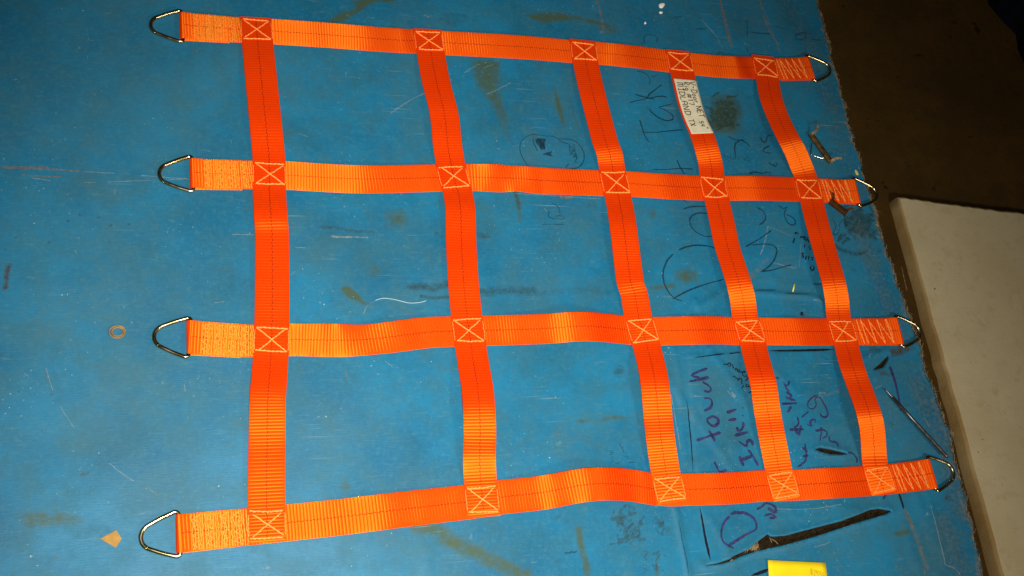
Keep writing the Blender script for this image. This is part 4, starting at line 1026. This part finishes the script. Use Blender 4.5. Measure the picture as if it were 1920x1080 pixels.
FONT = {
 'V': (.8, [[(0, 1), (.35, 0), (.75, 1)]]), '-': (.7, [[(.05, .5), (.6, .45)]]), 'D': (.85, [[(.1, 0), (.12, 1)], [(.0, 1), (.5, .95), (.8, .6), (.6, .1), (.05, 0)]]),
 'o': (.6, [[(.3, .5), (.05, .3), (.2, .02), (.5, .15), (.45, .45), (.25, .5)]]), 'r': (.5, [[(.1, .5), (.12, 0)], [(.12, .3), (.3, .5), (.5, .45)]]),
 'N': (.8, [[(.05, 0), (.05, 1), (.65, 0), (.7, 1)]]), 'E': (.7, [[(.6, 1), (.08, .95), (.05, 0), (.6, .02)], [(.06, .5), (.5, .52)]]), 'T': (.8, [[(0, .95), (.8, 1)], [(.4, .97), (.38, 0)]]),
 '5': (.65, [[(.55, 1), (.1, .95), (.08, .55), (.4, .6), (.55, .35), (.4, .05), (.05, .05)]]), '4': (.65, [[(.1, 1), (.05, .5), (.6, .5)], [(.5, 1), (.48, 0)]]), '"': (.5, [[(.1, 1), (.12, .7)], [(.35, 1), (.36, .7)]]),
 'R': (.75, [[(.08, 0), (.08, 1), (.5, .95), (.55, .65), (.1, .5), (.65, 0)]]), 'i': (.35, [[(.15, .5), (.16, 0)], [(.14, .72), (.17, .78)]]), 'g': (.65, [[(.5, .5), (.15, .5), (.1, .15), (.45, .1), (.52, .5), (.5, -.3), (.1, -.35)]]),
 '#': (.85, [[(.25, 1), (.2, 0)], [(.6, 1), (.55, 0)], [(0, .68), (.8, .72)], [(0, .3), (.78, .34)]]), '1': (.4, [[(.1, .8), (.22, 1), (.22, 0)]]), '7': (.65, [[(.02, .97), (.55, .98), (.3, 0)]]),
 'M': (1.0, [[(.02, 0), (.05, 1), (.3, .9), (.35, .1)], [(.35, .9), (.65, 1), (.7, 0)]]), 'I': (.45, [[(.22, 1), (.2, 0)], [(.02, 1), (.42, 1)], [(.0, 0), (.42, 0)]]), 'L': (.65, [[(.08, 1), (.06, 0), (.6, .04)]]),
 'A': (.75, [[(.02, 0), (.1, .8), (.35, 1), (.6, .8), (.62, 0)], [(.05, .45), (.62, .45)]]), 'X': (.7, [[(0, 1), (.6, 0)], [(.6, 1), (.02, 0)]]), ' ': (.6, []),
 '3': (.65, [[(.05, .95), (.5, .9), (.25, .55), (.55, .3), (.3, 0), (.02, .08)]]), '9': (.6, [[(.5, .85), (.2, 1), (.05, .7), (.4, .6), (.52, .9), (.45, 0)]]), '2': (.65, [[(.05, .8), (.3, 1), (.5, .75), (.05, .02), (.6, .03)]])}
def layout(text, s0, s1):
    w = sum(FONT[c][0] + .15 for c in text); k = (s1 - s0) / w; x = s0; out = []
    for c in text:
        for ln in FONT[c][1]: out.append(([(x + px * k, py) for px, py in ln]))
        x += (FONT[c][0] + .15) * k
    return out
pen = Bag(); Ls = sb - sa
def label_line(text, f0, f1, t0, ht):
    for ln in layout(text, sa + Ls * f0, sa + Ls * f1):
        P = catmull(np.array([(s, t0 + y * ht) for s, y in ln]), 4)
        W = np.array([st.pt(s, t, .0013) for s, t in P]); b0 = len(pen.v)
        T = np.gradient(P, axis=0); T /= np.linalg.norm(T, axis=1)[:, None] + 1e-9
        for (s, t), tg in zip(P, T):
            for sg in (-1, 1): pen.v.append(st.pt(s - tg[1] * sg * .0008, t + tg[0] * sg * .0008, .00135 + .0006 * (max(0, abs(t) - .016) / .007) ** 2))
        for i in range(len(P) - 1):
            a = b0 + 2 * i; pen.f.append((a, a + 2, a + 3, a + 1))
label_line('V-Door', .04, .45, .0085, .0115)
label_line('NET', .50, .72, .0085, .0110)
label_line('54', .78, .89, .0040, .0085)
label_line('"', .89, .94, .0075, .0095)
label_line('Rig', .06, .23, -.0035, .0105)
label_line('#17', .28, .50, -.0030, .0095)
label_line('MIDLAND', .08, .68, -.0175, .0115)
label_line('TX', .74, .88, -.0165, .0110)
pen.build('lettering', M_pen, lab, label='brown pen lettering reading V-Door NET 54", Rig #17, MIDLAND TX')

# ------------------------------------------------------------------ small things on the table
def up3(u, v, z): return tb(u, v, z)
# steel scriber
b = Bag(); p0, p1 = up3(1658, 728, .0050), up3(1777, 858, .0125)
ts = [0, .03, .10, .13, .5, .97, 1.0]; rs_ = [.0004, .0011, .0020, .0030, .0032, .0032, .0024]
sc_o = empty('scriber', (*(p0 + p1)[:2] / 2, 0), label='thin steel scriber with a pointed tip lying beside the bottom right ring', cat='tool')
def sub(o, par):
    o.matrix_parent_inverse = par.matrix_basis.inverted(); return o
b.tube([p0 + (p1 - p0) * t for t in ts[3:]], rs_[3:], 12); sub(b.build('shaft', M_steel, sc_o), sc_o)
b = Bag(); b.tube([p0 + (p1 - p0) * t for t in ts[:4]], [.0004, .0012, .0021, .0027], 10); sub(b.build('point', M_steel, sc_o), sc_o)

# bent metal brackets
def bracket(pa, pb, wdt, leg, lean, mat, label, legdir):
    e = empty('metal_bracket', (*((pa + pb) / 2)[:2], 0), label=label, cat='bracket', group='bent metal brackets')
    d = pb - pa; L = np.linalg.norm(d); d = d / L; up = np.array([0, 0, 1.0]); s = np.cross(up, d)
    n_ = np.cross(d, s)
    prof = [(-wdt / 2, .003), (-wdt / 2, 0), (-wdt * .18, 0), (-wdt * .12, .0012), (wdt * .12, .0012), (wdt * .18, 0), (wdt / 2, 0), (wdt / 2, .003)]
    V = []; F = []
    for lay in (0, .0009):
        for q in np.linspace(0, 1, 9):
            for (t, h) in prof:
                V.append(pa + d * L * q + s * t + n_ * (h + lay + .0006))
    k = len(prof); n = 9 * k
    for i in range(8):
        for j in range(k - 1):
            a = i * k + j; F.append((a, a + k, a + k + 1, a + 1)); F.append((n + a, n + a + 1, n + a + k + 1, n + a + k))
    for i in range(8):
        for j in (0, k - 1):
            a = i * k + j; F.append((a, n + a, n + a + k, a + k))
    sub(mesh_obj('channel', V, F, mat, e, False), e)
    for p, sg in ((pa, -1), (pb, 1)):
        bb = Bag(); dirn = legdir(d, s) ; dirn = dirn / np.linalg.norm(dirn)
        base = p + n_ * .0016
        pts = [base - dirn * .001, base + dirn * leg * .55, base + dirn * leg * .8 + d * sg * .003, base + dirn * leg + d * sg * .006]
        P = np.array(pts); W_ = np.cross(dirn, d); 
        for q in P:
            bb.v += [q - d * sg * wdt * .42, q + d * sg * .0005, q + d * sg * .0005 + W_ * .0011, q - d * sg * wdt * .42 + W_ * .0011]
        for i in range(3):
            for j in range(4):
                a = i * 4 + j; c = i * 4 + (j + 1) % 4; bb.f.append((a, c, c + 4, a + 4))
        bb.f.append((0, 3, 2, 1)); bb.f.append((12, 13, 14, 15))
        sub(bb.build('bent_tab', mat, e, False), e)
    return e
bracket(up3(1518, 252, .004), up3(1557, 306, .004), .011, .020, 0, M_brass, 'tarnished bent metal bracket above the second strap, near the frayed edge', lambda d, s: s * .8 + np.array([0, 0, .65]))
bracket(up3(1555, 378, .004), up3(1586, 402, .004), .012, .018, 0, M_copper, 'glossy brown metal bracket poking out under the second strap', lambda d, s: s * 1.0 + np.array([0, 0, .25]))
b = Bag()
wp = [up3(1524, 262, .006), up3(1521, 276, .003), up3(1520.5, 288, .002), up3(1523, 291, .0022), up3(1534, 294.5, .003), up3(1547, 298, .004)]
b.tube(catmull(np.array(wp), 4), .0011, 8)
b.build('bent_wire', M_steel_b, label='short bright bent wire beside the tarnished bracket', cat='wire')

# yellow note
n0, n1 = tb(1437, 1051), tb(1547, 1055.5); ex = (n1 - n0); Wn = np.linalg.norm(ex); ex /= Wn; ey = np.array([ex[1], -ex[0], 0])
V = []; F = []
for lay in (1, 0):
    for j in range(9):
        for i in range(13):
            x, y = i / 12, j / 8
            h = .0014 + .0022 * max(0, 1 - x * 3) ** 2 * max(0, 1 - y * 2) + .0008 * max(0, 1 - y * 2.2) ** 2 + .0007 * math.sin(5 * x)
            q = n0 + ex * Wn * x + ey * .076 * y; V.append((q[0], q[1], h + lay * .0002))
n = 117
for j in range(8):
    for i in range(12):
        a = j * 13 + i; F.append((a, a + 13, a + 14, a + 1)); F.append((n + a, n + a + 1, n + a + 14, n + a + 13))
for i in range(12):
    F.append((i, i + 1, n + i + 1, n + i)); a = 104 + i; F.append((a, n + a, n + a + 1, a + 1))
for j in range(8):
    a = j * 13; F.append((a, n + a, n + a + 13, a + 13)); a += 12; F.append((a, a + 13, n + a + 13, n + a))
note = mesh_obj('sticky_note', V, F, M_yellow, label='yellow paper note at the bottom edge', cat='note')
nb = Bag()
for ln in layout('#39255', .715, .965):
    P = catmull(np.array(ln), 4)
    W = []
    for (x, y) in P:
        yy = .115 + (x - .715) * .38 + (1 - y) * .135
        q = n0 + ex * Wn * x + ey * .076 * yy; W.append((q[0], q[1]))
    def zn(x, y):
        q = np.array([x, y]) - n0[:2]; X_ = q @ ex[:2] / Wn; Y_ = q @ ey[:2] / .076
        return .0014 + .0022 * max(0, 1 - X_ * 3) ** 2 * max(0, 1 - Y_ * 2) + .0008 * max(0, 1 - Y_ * 2.2) ** 2 + .0007 * math.sin(5 * X_)
    nb.ribbon(np.array(W), .0007, .0005, zn)
nb.build('lettering', M_pencil, note, label='faint pencil number on the note')

# scrap of card: a folded flake
A, Bp, C_, D_ = up3(188, 1010, .001), up3(218, 994, .009), up3(228, 1010, .001), up3(217, 1027, .001)
V = [A, Bp, C_, D_]; V2 = [q + np.array([0, 0, -.0008]) for q in V]
mesh_obj('card_scrap', V + V2, [(0, 3, 1), (1, 3, 2), (4, 5, 7), (5, 6, 7), (0, 1, 5, 4), (1, 2, 6, 5), (2, 3, 7, 6), (3, 0, 4, 7)], M_card, smooth=False, label='small folded scrap of tan card beside the bottom left ring', cat='scrap')
# little tan ring, two turns
b = Bag()
c0 = tb(220, 623)
pts = []
for k in range(44):
    a = k / 22 * 2 * math.pi; rr = .0096 if k < 22 else .0070
    pts.append((c0[0] + rr * 1.08 * math.cos(a) + (.0006 if k > 22 else 0), c0[1] + rr * .92 * math.sin(a), .0016 + .0006 * (k / 44)))
b.tube(np.array(pts), .0012, 6); b.build('rubber_ring', M_tan, label='small tan rubber ring lying left of the third strap', cat='ring')
# white chips
def chip(u, v, a, bq, rot, label, h=.003, mat=M_chip, name='paint_chip', cat='chip', group='white chips at the top edge'):
    c = tb(u, v); k = 9; V = []; F = []
    for lv, sc_ in ((.0006, .9), (h * .7, 1.0), (h, .7)):
        for i in range(k):
            t = 2 * math.pi * i / k; r_ = 1 + .12 * math.sin(3 * t + u)
            x, y = a * math.cos(t) * sc_ * r_, bq * math.sin(t) * sc_ * r_
            V.append((c[0] + x * math.cos(rot) - y * math.sin(rot), c[1] + x * math.sin(rot) + y * math.cos(rot), lv))
    for l in range(2):
        for i in range(k): F.append((l * k + i, l * k + (i + 1) % k, (l + 1) * k + (i + 1) % k, (l + 1) * k + i))
    F.append(tuple(2 * k + i for i in range(k)))
    mesh_obj(name, V, F, mat, label=label, cat=cat, group=group)
chip(1240, 11, .0085, .0050, .7, 'largest white paint chip near the top edge')
chip(1238.5, 24.5, .0040, .0026, .1, 'small white paint chip just below the largest chip')
chip(1209, 44, .0020, .0028, 0, 'tiny white speck of paint left of the larger chips')
chip(1605.5, 324, .0030, .0065, .25, 'small yellow flake above the second right ring', .002, M_sliver, 'plastic_flake', 'flake', None)
b = Bag(); b.tube([up3(1490, 531, .0025), up3(1488.5, 539, .0028), up3(1486.5, 547, .0022)], (.0011, .0017, .0012), 6, flat=.5)
b.build('yellow_sliver', M_sliver, label='yellow green sliver at the right side of the last cross strap', cat='sliver')
# loose white thread
b = Bag(); P = catmull(np.array([(*q, .0016) for q in plane(fM([(735, 815), (790, 800), (860, 806), (930, 822), (990, 835), (1060, 832), (1116, 818)]))]), 5)
b.tube(P, .0007, 5); b.build('loose_thread', M_thread, label='pale curved thread lying left of the second cross strap', cat='thread')

# ------------------------------------------------------------------ beyond the table edge
zt, zb = -.806, -.849
top = [(1.893, .158), (3.1, .04), (3.1, -1.75), (1.862, -1.75)]
foam = empty('foam_panel', (2.4, -.8, zb), label='thick off-white foam panel with tan stained edge lying on the floor', cat='panel')
n = 60; V = []; F = []
def along(a, b_, k): return [(a[0] + (b_[0] - a[0]) * i / k, a[1] + (b_[1] - a[1]) * i / k) for i in range(k)]
loop = along(top[3], top[0], n) + along(top[0], top[1], n) + along(top[1], top[2], n) + along(top[2], top[3], n)
loop = np.array(loop); cen = loop.mean(0)
loop = loop + rng.normal(0, .0012, loop.shape)
def shrink(L, d): 
    v = cen - L; return L + v / np.linalg.norm(v, axis=1)[:, None] * d
rings = [(loop, zb), (loop, zt - .008), (shrink(loop, .003), zt - .002), (shrink(loop, .009), zt)]
for L, z in rings: V += [(x, y, z) for x, y in L]
m4 = len(loop)
for l in range(3):
    for i in range(m4): F.append((l * m4 + i, l * m4 + (i + 1) % m4, (l + 1) * m4 + (i + 1) % m4, (l + 1) * m4 + i)[::-1])
sub(mesh_obj('side', V, F, M_foam_edge, foam), foam)
V = [(x, y, zt) for x, y in shrink(loop, .009)]
sub(mesh_obj('face', V, [tuple(range(m4))[::-1]], M_foam, foam, False), foam)

# dark bundle at the far right of the floor
V = []; F = []
nu, nv = 36, 18
for j in range(nv + 1):
    for i in range(nu):
        a = 2 * math.pi * i / nu; e = math.pi / 2 * j / nv
        r_ = .36 * (1 + .10 * math.sin(3 * a + 1) + .06 * math.sin(7 * a + 4 * e) + .03 * math.sin(13 * a - 6 * e))
        V.append((2.90 + r_ * math.cos(a) * math.cos(e) ** .6, .86 + r_ * 1.0 * math.sin(a) * math.cos(e) ** .6, -.848 + .26 * math.sin(e) * (1 + .1 * math.sin(5 * a))))
for j in range(nv):
    for i in range(nu): F.append((j * nu + i, j * nu + (i + 1) % nu, (j + 1) * nu + (i + 1) % nu, (j + 1) * nu + i))
mesh_obj('cloth_bundle', V, F, M_navy, label='dark navy cloth bundle on the floor at the far right', cat='bundle')
